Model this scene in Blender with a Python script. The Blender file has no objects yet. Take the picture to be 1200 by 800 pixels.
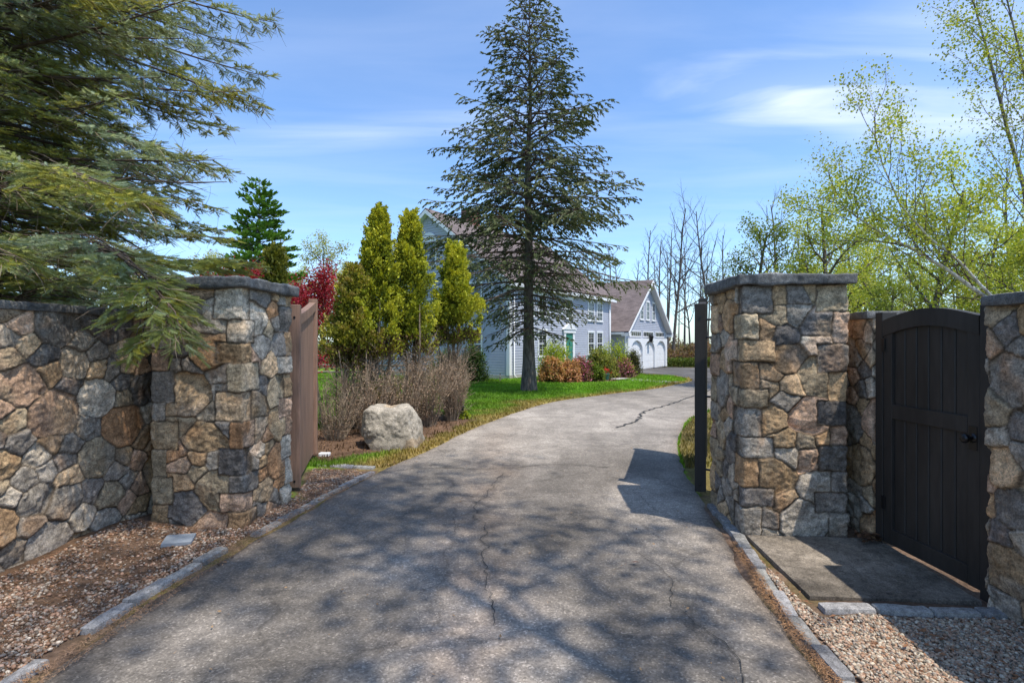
import bpy, math, numpy as np
from math import radians, pi, sin, cos
from mathutils import Matrix

scene = bpy.context.scene
COL = scene.collection
RNG = np.random.default_rng(7)

# ------------------------------------------------------------------ noise
def _hash(i, j, k, seed):
    n = (i * 374761393 + j * 668265263 + k * 2147483647 + seed * 974634777) & 0xffffffff
    n = ((n ^ (n >> 13)) * 1274126177) & 0xffffffff
    n = ((n ^ (n >> 16)) * 2246822519) & 0xffffffff
    return ((n ^ (n >> 15)) & 0xffff) / 65535.0
def noise3(p, scale=1.0, seed=0):
    q = np.asarray(p, float) * scale
    i = np.floor(q).astype(np.int64); f = q - i; f = f * f * (3 - 2 * f)
    out = 0
    for a in (0, 1):
        wa = f[..., 0] if a else 1 - f[..., 0]
        for b in (0, 1):
            wb = f[..., 1] if b else 1 - f[..., 1]
            for c in (0, 1):
                wc = f[..., 2] if c else 1 - f[..., 2]
                out = out + wa * wb * wc * _hash(i[..., 0] + a, i[..., 1] + b, i[..., 2] + c, seed)
    return out * 2 - 1
def fbm(p, scale=1.0, seed=0, octv=4, gain=.5):
    o = 0; a = 1.0
    for k in range(octv):
        o = o + a * noise3(p, scale * 2 ** k, seed + k * 17); a *= gain
    return o
def sstep(a, b, x):
    t = np.clip((x - a) / (b - a), 0, 1); return t * t * (3 - 2 * t)
def unit(v):
    v = np.asarray(v, float); return v / np.maximum(np.linalg.norm(v, axis=-1, keepdims=True), 1e-9)

# ------------------------------------------------------------------ object helpers
def gz(y):
    """the ground falls gently away beyond the gate"""
    y = np.asarray(y, float)
    return -0.0155 * np.clip(y - 10, 0, 60) + 0.0
def gzf(y): return float(gz(y))

class MB:
    """collects vertices / faces / colours for ONE mesh"""
    def __init__(s): s.V = []; s.F = []; s.C = []; s.n = 0; s.M = []
    def add(s, v, faces, col=None, mi=0):
        v = np.asarray(v, float).reshape(-1, 3)
        if not isinstance(faces, list): faces = [faces]
        for f in faces:
            f = np.asarray(f, np.int64)
            if len(f): s.F.append(f + s.n); s.M.append(np.full(len(f), mi))
        s.V.append(v); s.n += len(v)
        if col is None: col = np.ones((len(v), 3))
        col = np.broadcast_to(np.asarray(col, float), (len(v), 3)); s.C.append(col)
        return s
    def box(s, x0, x1, y0, y1, z0, z1, col=None, mi=0):
        v = [(x, y, z) for z in (z0, z1) for y in (y0, y1) for x in (x0, x1)]
        f = [(0, 2, 3, 1), (4, 5, 7, 6), (0, 1, 5, 4), (2, 6, 7, 3), (0, 4, 6, 2), (1, 3, 7, 5)]
        return s.add(v, np.array(f), col, mi)
    def prism(s, poly, axis, a, b, col=None, mi=0):
        """poly: list of 2D points, extruded along axis from a to b"""
        n = len(poly); v = []
        for t in (a, b):
            for p in poly:
                if axis == 'x': v.append((t, p[0], p[1]))
                elif axis == 'y': v.append((p[0], t, p[1]))
                else: v.append((p[0], p[1], t))
        side = [(i, (i + 1) % n, n + (i + 1) % n, n + i) for i in range(n)]
        return s.add(v, [np.array(side), np.array([list(range(n))[::-1]]), np.array([list(range(n, 2 * n))])], col, mi)
    def tube(s, pts, rad, k=8, col=None, caps=True):
        v, f = tubes([(np.asarray(pts, float), np.broadcast_to(np.asarray(rad, float), (len(pts),)))], k)
        fs = [f]
        if caps:
            n = len(pts); fs += [np.array([list(range(k))[::-1]]), np.array([list(range((n - 1) * k, n * k))])]
        return s.add(v, fs, col)
    def build(s, name, mats, parent=None, smooth=False, bevel=0):
        V = np.concatenate(s.V) if s.V else np.zeros((0, 3))
        me = bpy.data.meshes.new(name)
        me.vertices.add(len(V)); me.vertices.foreach_set('co', V.astype(np.float32).ravel())
        loops = np.concatenate([f.ravel() for f in s.F]) if s.F else np.zeros(0, int)
        tot = np.concatenate([np.full(len(f), f.shape[1]) for f in s.F]) if s.F else np.zeros(0, int)
        start = np.concatenate([[0], np.cumsum(tot)[:-1]]) if len(tot) else tot
        me.loops.add(len(loops)); me.loops.foreach_set('vertex_index', loops.astype(np.int32))
        me.polygons.add(len(tot)); me.polygons.foreach_set('loop_start', start.astype(np.int32))
        me.polygons.foreach_set('loop_total', tot.astype(np.int32))
        me.polygons.foreach_set('material_index', np.concatenate(s.M).astype(np.int32))
        me.polygons.foreach_set('use_smooth', np.full(len(tot), bool(smooth)))
        C = np.concatenate(s.C); A = np.ones((len(C), 4), np.float32); A[:, :3] = C
        at = me.color_attributes.new('col', 'FLOAT_COLOR', 'POINT'); at.data.foreach_set('color', A.ravel())
        me.update(calc_edges=True); me.validate()
        for m in (mats if isinstance(mats, (list, tuple)) else [mats]): me.materials.append(m)
        o = bpy.data.objects.new(name, me); COL.objects.link(o)
        if parent is not None: o.parent = parent
        if bevel:
            b = o.modifiers.new('Bevel', 'BEVEL'); b.width = bevel; b.segments = 2; b.limit_method = 'ANGLE'
        return o

def tubes(lst, k=5):
    """many tapered tubes -> verts, quads. lst = [(pts(n,3), rad(n,))...]"""
    groups = {}
    for p, r in lst: groups.setdefault(len(p), []).append((p, r))
    VV = []; FF = []; off = 0
    for n, g in groups.items():
        P = np.array([a for a, b in g], float); Rr = np.array([b for a, b in g], float); M = len(g)
        T = np.empty_like(P); T[:, 1:-1] = P[:, 2:] - P[:, :-2]; T[:, 0] = P[:, 1] - P[:, 0]; T[:, -1] = P[:, -1] - P[:, -2]
        T = unit(T)
        ref = np.where(np.abs(T[:, :1, 2:3]) > .8, np.array([1., 0, 0]), np.array([0, 0, 1.]))
        ref = np.broadcast_to(ref, T.shape)
        A = unit(np.cross(T, ref)); B = np.cross(T, A)
        an = np.arange(k) * 2 * pi / k
        V = P[:, :, None] + Rr[:, :, None, None] * (A[:, :, None] * np.cos(an)[None, None, :, None] + B[:, :, None] * np.sin(an)[None, None, :, None])
        idx = np.arange(M * n * k).reshape(M, n, k)
        a = idx[:, :-1]; b = idx[:, 1:]
        F = np.stack([a, np.roll(a, -1, 2), np.roll(b, -1, 2), b], -1).reshape(-1, 4)
        VV.append(V.reshape(-1, 3)); FF.append(F + off); off += M * n * k
    return np.concatenate(VV), np.concatenate(FF)

def scatter(tmpl, faces, pos, a, n, size, col, rng=None, jit=0.0):
    """copies of a small template into one vertex array: x along a, z along n"""
    a = unit(a); b = unit(np.cross(n, a)); n = np.cross(a, b)
    size = np.asarray(size, float)
    if size.ndim == 1: size = np.repeat(size[:, None], 3, 1)
    T = np.asarray(tmpl, float)
    V = (pos[:, None] + (T[None, :, 0:1] * size[:, None, 0:1]) * a[:, None] + (T[None, :, 1:2] * size[:, None, 1:2]) * b[:, None]
         + (T[None, :, 2:3] * size[:, None, 2:3]) * n[:, None])
    m = len(T); F = np.asarray(faces)
    FF = (F[None] + (np.arange(len(pos)) * m)[:, None, None]).reshape(-1, F.shape[1])
    C = np.repeat(np.asarray(col, float), m, 0)
    return V.reshape(-1, 3), FF, C

def props(o, label=None, cat=None, group=None, kind=None):
    if label: o['label'] = label
    if cat: o['category'] = cat
    if group: o['group'] = group
    if kind: o['kind'] = kind
    return o
def thing(name, label, cat, loc=(0, 0, 0), rz=0, group=None):
    o = bpy.data.objects.new(name, None); COL.objects.link(o); o.empty_display_size = .2
    o.location = loc; o.rotation_euler = (0, 0, rz)
    return props(o, label, cat, group)
KIDS = {}
def dup(root, loc, rz, sc, label, group=None):
    r = root.copy(); COL.objects.link(r); r.location = loc; r.rotation_euler = (0, 0, rz)
    r.scale = sc if hasattr(sc, '__len__') else (sc, sc, sc)
    r['label'] = label
    if group: r['group'] = group
    for ch in list(root.children):
        c = ch.copy(); COL.objects.link(c); c.parent = r
        for g in ch.children:
            d = g.copy(); COL.objects.link(d); d.parent = c
    return r

# ------------------------------------------------------------------ materials
def newmat(name):
    m = bpy.data.materials.new(name); m.use_nodes = True
    nt = m.node_tree; nt.nodes.clear()
    out = nt.nodes.new('ShaderNodeOutputMaterial'); b = nt.nodes.new('ShaderNodeBsdfPrincipled')
    nt.links.new(b.outputs[0], out.inputs[0]); return m, nt, b, out
def nd(nt, t, **kw):
    n = nt.nodes.new('ShaderNode' + t)
    for k, v in kw.items():
        if k.startswith('i_'):
            key = k[2:]
            key = int(key) if key.isdigit() else key
            if hasattr(v, 'is_linked') or hasattr(v, 'links'): nt.links.new(v, n.inputs[key])
            else: n.inputs[key].default_value = v
        else: setattr(n, k, v)
    return n
def mixc(nt, mode, fac, a, b):
    n = nt.nodes.new('ShaderNodeMix'); n.data_type = 'RGBA'; n.blend_type = mode
    for i, v in ((0, fac), (6, a), (7, b)):
        if hasattr(v, 'links'): nt.links.new(v, n.inputs[i])
        else: n.inputs[i].default_value = v if i == 0 or len(v) == 4 else (*v, 1)
    return n.outputs[2]
def ramp(nt, fac, stops):
    n = nt.nodes.new('ShaderNodeValToRGB'); nt.links.new(fac, n.inputs[0])
    e = n.color_ramp.elements
    while len(e) < len(stops): e.new(.5)
    for i, (p, c) in enumerate(stops):
        e[i].position = p; e[i].color = (c, c, c, 1) if not hasattr(c, '__len__') else (*c, 1)
    return n.outputs[0]
def objco(nt): return nt.nodes.new('ShaderNodeTexCoord').outputs['Object']
def bump(nt, b, h, strength, dist, prev=None):
    n = nt.nodes.new('ShaderNodeBump'); n.inputs['Strength'].default_value = strength; n.inputs['Distance'].default_value = dist
    nt.links.new(h, n.inputs['Height'])
    if prev is not None: nt.links.new(prev, n.inputs['Normal'])
    if b is not None: nt.links.new(n.outputs[0], b.inputs['Normal'])
    return n.outputs[0]
def noi(nt, co, scale, detail=4, rough=.55, dist=0):
    n = nd(nt, 'TexNoise'); n.inputs['Scale'].default_value = scale; n.inputs['Detail'].default_value = detail
    n.inputs['Roughness'].default_value = rough; n.inputs['Distortion'].default_value = dist
    nt.links.new(co, n.inputs['Vector']); return n.outputs['Fac']
def mapping(nt, co, sc):
    n = nt.nodes.new('ShaderNodeMapping'); nt.links.new(co, n.inputs[0]); n.inputs['Scale'].default_value = sc; return n.outputs[0]

def mat_stone(name, tint=(1, 1, 1), contrast=1.0, fine=90, bstr=.6):
    m, nt, b, o = newmat(name); co = objco(nt)
    at = nd(nt, 'Attribute', attribute_name='col').outputs['Color']
    n1 = noi(nt, co, 9, 5, .6, .6); n2 = noi(nt, co, fine, 4, .7); n3 = noi(nt, co, 26, 6, .7, 1.0)
    c = mixc(nt, 'MULTIPLY', 1.0, at, ramp(nt, n1, [(.3, .62), (.7, 1.3)]))
    c = mixc(nt, 'MULTIPLY', 1.0, c, ramp(nt, n3, [(.32, .55), (.5, 1.0), (.72, 1.35)]))
    c = mixc(nt, 'MULTIPLY', 1.0, c, ramp(nt, n2, [(.35, .6), (.65, 1.35)]))
    v = nd(nt, 'TexVoronoi'); v.inputs['Scale'].default_value = 6; nt.links.new(co, v.inputs['Vector'])
    lich = noi(nt, co, 4.5, 8, .75)
    lm = ramp(nt, lich, [(.60, 0), (.70, .55)])
    c = mixc(nt, 'MIX', lm, c, (.33, .33, .31, 1))
    c = mixc(nt, 'MULTIPLY', 1.0, c, (*tint, 1))
    nt.links.new(c, b.inputs['Base Color']); b.inputs['Roughness'].default_value = .9
    b.inputs['Specular IOR Level'].default_value = .25
    x = bump(nt, None, n3, bstr * .9, .012); bump(nt, b, n2, bstr, .004, x)
    return m
def mat_simple(name, col, rough=.7, var=.15, scale=8, bstr=.1, spec=.3, attr=False, stretch=None, metal=0):
    m, nt, b, o = newmat(name); co = objco(nt)
    if stretch: co = mapping(nt, co, stretch)
    n1 = noi(nt, co, scale, 5, .6); n2 = noi(nt, co, scale * 9, 3, .6)
    base = nd(nt, 'Attribute', attribute_name='col').outputs['Color'] if attr else None
    c = mixc(nt, 'MULTIPLY', 1.0, base if attr else (*col, 1), ramp(nt, n1, [(.3, 1 - var), (.7, 1 + var)]))
    if attr: c = mixc(nt, 'MULTIPLY', 1.0, c, (*col, 1))
    c = mixc(nt, 'MULTIPLY', 1.0, c, ramp(nt, n2, [(.3, 1 - var * .5), (.7, 1 + var * .5)]))
    nt.links.new(c, b.inputs['Base Color']); b.inputs['Roughness'].default_value = rough
    b.inputs['Specular IOR Level'].default_value = spec; b.inputs['Metallic'].default_value = metal
    if bstr: bump(nt, b, n2, bstr, .005)
    return m
def mat_leaf(name, tint=(1, 1, 1), trans=.35, rough=.6, tcol=(1.3, 1.25, .5)):
    m, nt, b, o = newmat(name)
    at = nd(nt, 'Attribute', attribute_name='col').outputs['Color']
    c = mixc(nt, 'MULTIPLY', 1.0, at, (*tint, 1))
    nt.links.new(c, b.inputs['Base Color']); b.inputs['Roughness'].default_value = rough
    b.inputs['Specular IOR Level'].default_value = .25
    t = nt.nodes.new('ShaderNodeBsdfTranslucent'); nt.links.new(mixc(nt, 'MULTIPLY', 1.0, c, (*tcol, 1)), t.inputs[0])
    mx = nt.nodes.new('ShaderNodeMixShader'); mx.inputs[0].default_value = trans
    nt.links.new(b.outputs[0], mx.inputs[1]); nt.links.new(t.outputs[0], mx.inputs[2]); nt.links.new(mx.outputs[0], o.inputs[0])
    return m
def mat_bark(name, c0, c1, scale=14, stretch=(1, 1, .25)):
    m, nt, b, o = newmat(name); co = mapping(nt, objco(nt), stretch)
    n1 = noi(nt, co, scale, 6, .7, .5)
    n = nt.nodes.new('ShaderNodeValToRGB'); nt.links.new(n1, n.inputs[0])
    e = n.color_ramp.elements; e[0].position = .35; e[0].color = (*c0, 1); e[1].position = .65; e[1].color = (*c1, 1)
    nt.links.new(n.outputs[0], b.inputs['Base Color']); b.inputs['Roughness'].default_value = .9
    b.inputs['Specular IOR Level'].default_value = .15
    bump(nt, b, n1, .7, .03); return m

M = {}
M['masonry'] = mat_stone('fieldstone_masonry', (1.38, 1.22, 1.03))
M['granite'] = mat_stone('granite', fine=140, bstr=.8)
M['boulder'] = mat_stone('boulder_stone', fine=120, bstr=.9)
M['kerb'] = mat_stone('kerb_granite', fine=160, bstr=.5)
M['pebble'] = mat_simple('pebbles', (1, 1, 1), .85, .2, 60, .2, attr=True)
M['litter'] = mat_leaf('dry_litter', trans=.1)
M['dark_paint'] = mat_simple('dark_charcoal_paint', (.040, .035, .030), .55, .3, 3, .25, .35, stretch=(1, 1, .2))
M['brown_board'] = mat_simple('faded_brown_boards', (.27, .165, .115), .62, .32, 5, .12, .3, stretch=(6, 6, .35))
M['black_metal'] = mat_simple('black_metal', (.008, .008, .009), .32, .1, 8, .02, .5)
M['grey_metal'] = mat_simple('galvanised_metal', (.42, .42, .42), .45, .1, 8, .02, .5, metal=.7)
M['siding'] = mat_simple('blue_grey_clapboard', (.43, .445, .505), .6, .06, 1.3, .03, .3)
M['white'] = mat_simple('white_trim_paint', (.80, .80, .80), .55, .04, 2, .02, .3)
M['roof'] = None
M['green_door'] = mat_simple('green_door_paint', (.05, .23, .16), .5, .06, 2, .02, .3)
M['brick'] = None
M['fence_wood'] = mat_simple('weathered_wood', (.20, .17, .14), .85, .25, 6, .3, stretch=(1, 1, 1))
M['concrete'] = mat_simple('pale_concrete', (.42, .40, .37), .9, .12, 4, .2)
M['bluestone'] = mat_simple('blue_grey_flagstone', (.27, .30, .33), .75, .12, 9, .25)
M['bark'] = mat_bark('grey_brown_bark', (.055, .045, .038), (.19, .165, .14))
M['bark_pale'] = mat_bark('pale_grey_bark', (.10, .088, .075), (.27, .25, .22))
M['bark_twig'] = mat_bark('twig_bark', (.075, .052, .038), (.20, .15, .115), 8, (1, 1, 1))
M['dead_twig'] = mat_bark('dead_twigs', (.16, .12, .08), (.44, .34, .24), 9, (1, 1, 1))
M['birch'] = mat_bark('white_birch_bark', (.25, .22, .19), (.78, .75, .70), 11, (1, 1, .8))
M['needle'] = mat_leaf('spruce_needles', trans=.15, rough=.55)
M['leaf'] = mat_leaf('fresh_leaves', trans=.42)
M['thuja'] = mat_leaf('cedar_foliage', trans=.25)
M['grass'] = mat_leaf('grass_blades', trans=.35)
M['petal'] = mat_leaf('petals', trans=.3, tcol=(1, 1, 1))

def mat_roof():
    m, nt, b, o = newmat('brown_grey_shingles'); co = objco(nt)
    bk = nd(nt, 'TexBrick'); nt.links.new(nd(nt, 'Attribute', attribute_name='col').outputs['Vector'], bk.inputs['Vector'])
    bk.inputs['Scale'].default_value = 100; bk.inputs['Color1'].default_value = (.20, .158, .145, 1); bk.inputs['Color2'].default_value = (.135, .108, .10, 1)
    bk.inputs['Mortar'].default_value = (.07, .055, .05, 1); bk.inputs['Mortar Size'].default_value = .02
    bk.inputs['Brick Width'].default_value = 3.0; bk.inputs['Row Height'].default_value = 1.4; bk.inputs['Bias'].default_value = 0
    c = mixc(nt, 'MULTIPLY', 1, bk.outputs[0], ramp(nt, noi(nt, co, 1.2, 5, .6), [(.3, .8), (.7, 1.2)]))
    nt.links.new(c, b.inputs['Base Color']); b.inputs['Roughness'].default_value = .9; b.inputs['Specular IOR Level'].default_value = .2
    bump(nt, b, noi(nt, co, 40, 3, .6), .3, .01); return m
M['roof'] = mat_roof()
def mat_brick():
    m, nt, b, o = newmat('red_brick'); co = objco(nt)
    bk = nd(nt, 'TexBrick'); nt.links.new(mapping(nt, co, (1, 1, 1)), bk.inputs['Vector'])
    bk.inputs['Scale'].default_value = 9; bk.inputs['Color1'].default_value = (.25, .09, .06, 1); bk.inputs['Color2'].default_value = (.16, .06, .045, 1)
    bk.inputs['Mortar'].default_value = (.30, .27, .24, 1)
    nt.links.new(bk.outputs[0], b.inputs['Base Color']); b.inputs['Roughness'].default_value = .9; return m
M['brick'] = mat_brick()
def mat_glass():
    m, nt, b, o = newmat('window_glass'); b.inputs['Base Color'].default_value = (.02, .025, .03, 1)
    b.inputs['Roughness'].default_value = .06; b.inputs['Specular IOR Level'].default_value = .8; return m
M['glass'] = mat_glass()
def mat_asphalt():
    m, nt, b, o = newmat('worn_asphalt'); co = objco(nt)
    at = nd(nt, 'Attribute', attribute_name='col').outputs['Color']
    v = nd(nt, 'TexVoronoi'); v.inputs['Scale'].default_value = 105; nt.links.new(co, v.inputs['Vector'])
    sp = nt.nodes.new('ShaderNodeSeparateColor'); nt.links.new(v.outputs['Color'], sp.inputs[0])
    c = mixc(nt, 'MULTIPLY', 1, at, ramp(nt, sp.outputs[0], [(0, .66), (.6, .95), (.9, 1.15), (1, 1.7)]))
    c = mixc(nt, 'MULTIPLY', 1, c, ramp(nt, noi(nt, co, 2.2, 8, .72, .4), [(.3, .70), (.7, 1.28)]))
    c = mixc(nt, 'MULTIPLY', 1, c, ramp(nt, noi(nt, co, 19, 6, .7), [(.3, .80), (.7, 1.2)]))
    hair = nd(nt, 'TexVoronoi'); hair.feature = 'DISTANCE_TO_EDGE'; hair.inputs['Scale'].default_value = .55
    wp = nd(nt, 'TexNoise'); wp.inputs['Scale'].default_value = 2.5; wp.inputs['Detail'].default_value = 6; nt.links.new(co, wp.inputs['Vector'])
    ad = nt.nodes.new('ShaderNodeVectorMath'); ad.operation = 'MULTIPLY_ADD'; nt.links.new(wp.outputs['Color'], ad.inputs[0]); ad.inputs[1].default_value = (.7, .7, 0); nt.links.new(co, ad.inputs[2])
    nt.links.new(ad.outputs[0], hair.inputs['Vector'])
    hm = ramp(nt, hair.outputs['Distance'], [(0, .55), (.004, .62), (.009, 1)])
    c = mixc(nt, 'MULTIPLY', .5, c, hm)
    nt.links.new(c, b.inputs['Base Color']); b.inputs['Roughness'].default_value = .88; b.inputs['Specular IOR Level'].default_value = .3
    x = bump(nt, None, sp.outputs[1], .35, .004); bump(nt, b, noi(nt, co, 60, 4, .7), .5, .006, x)
    return m
M['asphalt'] = mat_asphalt()
def mat_ground():
    m, nt, b, o = newmat('ground_soil_and_turf'); co = objco(nt)
    at = nd(nt, 'Attribute', attribute_name='col').outputs['Color']
    c = mixc(nt, 'MULTIPLY', 1, at, ramp(nt, noi(nt, co, 1.1, 6, .65), [(.3, .75), (.7, 1.25)]))
    c = mixc(nt, 'MULTIPLY', 1, c, ramp(nt, noi(nt, co, 28, 5, .7), [(.3, .6), (.7, 1.4)]))
    nt.links.new(c, b.inputs['Base Color']); b.inputs['Roughness'].default_value = .95; b.inputs['Specular IOR Level'].default_value = .1
    bump(nt, b, noi(nt, co, 45, 5, .7), .9, .02); return m
M['ground'] = mat_ground()
M['tar'] = mat_simple('crack_filler', (.045, .043, .04), .8, .3, 30, .3)
M['slab'] = mat_stone('brown_flagstone', fine=100, bstr=.45)

# ------------------------------------------------------------------ camera, light, sky
cam = bpy.data.cameras.new('camera'); cam.lens = 18.6; cam.sensor_width = 36; cam.clip_start = .05; cam.clip_end = 3000
cam.shift_y = 0.0008
co_ = bpy.data.objects.new('camera', cam); COL.objects.link(co_); co_.location = (0, 0, 1.57); co_.rotation_euler = (radians(90), 0, 0)
scene.camera = co_
sx, sy, sz = .345, -.295, 1.0
sd = unit([sx, sy, sz]); ELEV = math.asin(sd[2]); AZ = math.atan2(sd[0], sd[1])
sun = bpy.data.lights.new('sun', 'SUN'); sun.energy = 5.0; sun.angle = radians(.53); sun.color = (1, .94, .85)
so = bpy.data.objects.new('sun', sun); COL.objects.link(so); so.location = (8, -8, 20)
from mathutils import Vector
so.rotation_euler = Vector(tuple(sd)).to_track_quat('Z', 'Y').to_euler()

w = bpy.data.worlds.new('World'); scene.world = w; w.use_nodes = True
nt = w.node_tree; nt.nodes.clear()
wo = nt.nodes.new('ShaderNodeOutputWorld'); bg = nt.nodes.new('ShaderNodeBackground'); nt.links.new(bg.outputs[0], wo.inputs[0])
sky = nt.nodes.new('ShaderNodeTexSky'); sky.sky_type = 'NISHITA'; sky.sun_disc = False
sky.sun_elevation = ELEV; sky.sun_rotation = AZ; sky.altitude = 60; sky.air_density = 1.0; sky.dust_density = .6; sky.ozone_density = 1.6
tc = nt.nodes.new('ShaderNodeTexCoord')
sep = nt.nodes.new('ShaderNodeSeparateXYZ'); nt.links.new(tc.outputs['Generated'], sep.inputs[0])
# clouds laid out on a flat high layer: direction / height
def mth(op, a, b=None, c=None):
    n = nt.nodes.new('ShaderNodeMath'); n.operation = op
    for i, v in enumerate((a, b, c)):
        if v is None: continue
        if hasattr(v, 'links'): nt.links.new(v, n.inputs[i])
        else: n.inputs[i].default_value = v
    return n.outputs[0]
zc = mth('MAXIMUM', sep.outputs[2], .04)
u_ = mth('DIVIDE', sep.outputs[0], zc); v_ = mth('DIVIDE', sep.outputs[1], zc)
cmb = nt.nodes.new('ShaderNodeCombineXYZ'); nt.links.new(u_, cmb.inputs[0]); nt.links.new(v_, cmb.inputs[1])
mp = nt.nodes.new('ShaderNodeMapping'); nt.links.new(cmb.outputs[0], mp.inputs[0]); mp.inputs['Rotation'].default_value = (0, 0, radians(-16)); mp.inputs['Scale'].default_value = (.33, 1.0, 1)
mp.inputs['Location'].default_value = (1.3, .4, 0)
cn = nt.nodes.new('ShaderNodeTexNoise'); cn.inputs['Scale'].default_value = 2.1; cn.inputs['Detail'].default_value = 9; cn.inputs['Roughness'].default_value = .52; cn.inputs['Distortion'].default_value = .5
nt.links.new(mp.outputs[0], cn.inputs['Vector'])
cb = nt.nodes.new('ShaderNodeTexNoise'); cb.inputs['Scale'].default_value = .38; cb.inputs['Detail'].default_value = 2
nt.links.new(cmb.outputs[0], cb.inputs['Vector'])
wisp = ramp(nt, cn.outputs['Fac'], [(.42, 0), (.72, .85)])
# the brighter streak to the right: an elongated patch on the cloud layer, direction of the photo's one
def patch(cx, cy, rx, ry, rot):
    m_ = nt.nodes.new('ShaderNodeMapping'); m_.vector_type = 'TEXTURE'; nt.links.new(cmb.outputs[0], m_.inputs[0])
    m_.inputs['Location'].default_value = (cx, cy, 0); m_.inputs['Rotation'].default_value = (0, 0, radians(rot)); m_.inputs['Scale'].default_value = (rx, ry, 1)
    w2 = nt.nodes.new('ShaderNodeVectorMath'); w2.operation = 'MULTIPLY_ADD'
    nt.links.new(cn.outputs['Color'], w2.inputs[0]); w2.inputs[1].default_value = (.9, .9, 0); nt.links.new(m_.outputs[0], w2.inputs[2])
    w3 = nt.nodes.new('ShaderNodeVectorMath'); w3.operation = 'SUBTRACT'; nt.links.new(w2.outputs[0], w3.inputs[0]); w3.inputs[1].default_value = (.45, .45, 0)
    l = nt.nodes.new('ShaderNodeVectorMath'); l.operation = 'LENGTH'; nt.links.new(w3.outputs[0], l.inputs[0])
    return ramp(nt, l.outputs['Value'], [(.15, 1), (1.0, 0)])
P1 = patch(1.15, 2.15, .75, .30, 14)
P2 = patch(1.9, 2.2, 1.2, .55, 30)
P3 = patch(-.9, 2.6, 1.6, .22, -12)
s = mth('ADD', mth('MULTIPLY', P1, mth('MULTIPLY_ADD', wisp, 1.3, .16)), mth('MULTIPLY', P2, mth('MULTIPLY_ADD', wisp, .8, .12)))
s = mth('ADD', s, mth('MULTIPLY', P3, mth('MULTIPLY_ADD', wisp, .4, .10)))
s = mth('ADD', s, mth('MULTIPLY', wisp, mth('MULTIPLY', cb.outputs['Fac'], .28)))
s = mth('MINIMUM', s, .8)
fade = ramp(nt, sep.outputs[2], [(.0, 0), (.12, 1)])
s = mth('MULTIPLY', s, fade)
skc = mixc(nt, 'MULTIPLY', 1, sky.outputs[0], (1.26, 1.50, 1.76, 1))
skm = mixc(nt, 'MIX', s, skc, (7.6, 8.3, 9.8, 1))
nt.links.new(skm, bg.inputs[0]); bg.inputs[1].default_value = .15

# ------------------------------------------------------------------ ground layout
def dist_poly(P, line):
    """distance from points (N,2) to polyline"""
    d = np.full(len(P), 1e9)
    for a, b in zip(line[:-1], line[1:]):
        a = np.array(a); b = np.array(b); ab = b - a
        t = np.clip(((P - a) @ ab) / (ab @ ab), 0, 1)
        d = np.minimum(d, np.linalg.norm(P - a - t[:, None] * ab, axis=1))
    return d
def inpoly(P, poly):
    x, y = P[:, 0], P[:, 1]; r = np.zeros(len(P), bool); n = len(poly); j = n - 1
    for i in range(n):
        xi, yi = poly[i]; xj, yj = poly[j]
        with np.errstate(divide='ignore', invalid='ignore'):
            c = ((yi > y) != (yj > y)) & (x < (xj - xi) * (y - yi) / (yj - yi + 1e-12) + xi)
        r ^= c; j = i
    return r
def smooth_line(pts, n):
    pts = np.array(pts, float); d = np.concatenate([[0], np.cumsum(np.linalg.norm(np.diff(pts, axis=0), axis=1))])
    k = len(pts); m = np.empty_like(pts)
    m[1:-1] = (pts[2:] - pts[:-2]) / (d[2:] - d[:-2])[:, None]; m[0] = (pts[1] - pts[0]) / (d[1] - d[0]); m[-1] = (pts[-1] - pts[-2]) / (d[-1] - d[-2])
    s_ = np.linspace(0, d[-1], n); i = np.clip(np.searchsorted(d, s_, side='right') - 1, 0, k - 2)
    h = (d[i + 1] - d[i])[:, None]; t = ((s_ - d[i])[:, None]) / h
    return ((2 * t ** 3 - 3 * t ** 2 + 1) * pts[i] + (t ** 3 - 2 * t ** 2 + t) * h * m[i] + (-2 * t ** 3 + 3 * t ** 2) * pts[i + 1] + (t ** 3 - t ** 2) * h * m[i + 1])

DL = [(-2.45, -6), (-2.35, -2), (-2.24, 0), (-2.22, 2.4), (-2.19, 3.0), (-2.15, 3.5), (-2.03, 4.2), (-1.9, 4.9), (-1.76, 5.7), (-1.58, 6.5), (-1.21, 7.7),
      (-.76, 9.4), (0, 11.8), (1.19, 14.6), (2.97, 16.9), (5.3, 19.6), (7.9, 23.8), (8.9, 26.3), (9.0, 28.8), (8.3, 30.6), (7.7, 32.5), (7.55, 36.4)]
DR = [(1.55, -6), (1.5, -2), (1.46, 0), (1.45, 2.2), (1.47, 2.7), (1.54, 3.3), (1.64, 3.9), (1.76, 4.5), (1.86, 5.1), (2.1, 6.4), (2.45, 7.8),
      (2.95, 9.2), (3.9, 11.3), (6.0, 14.3), (8.9, 17.3), (12, 20.5), (14.6, 25), (16, 28), (16.8, 31), (17.6, 35), (18, 40), (13.0, 44.9)]
NL = 420
Ls = smooth_line(DL, NL); Rs = smooth_line(DR, NL)
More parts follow.
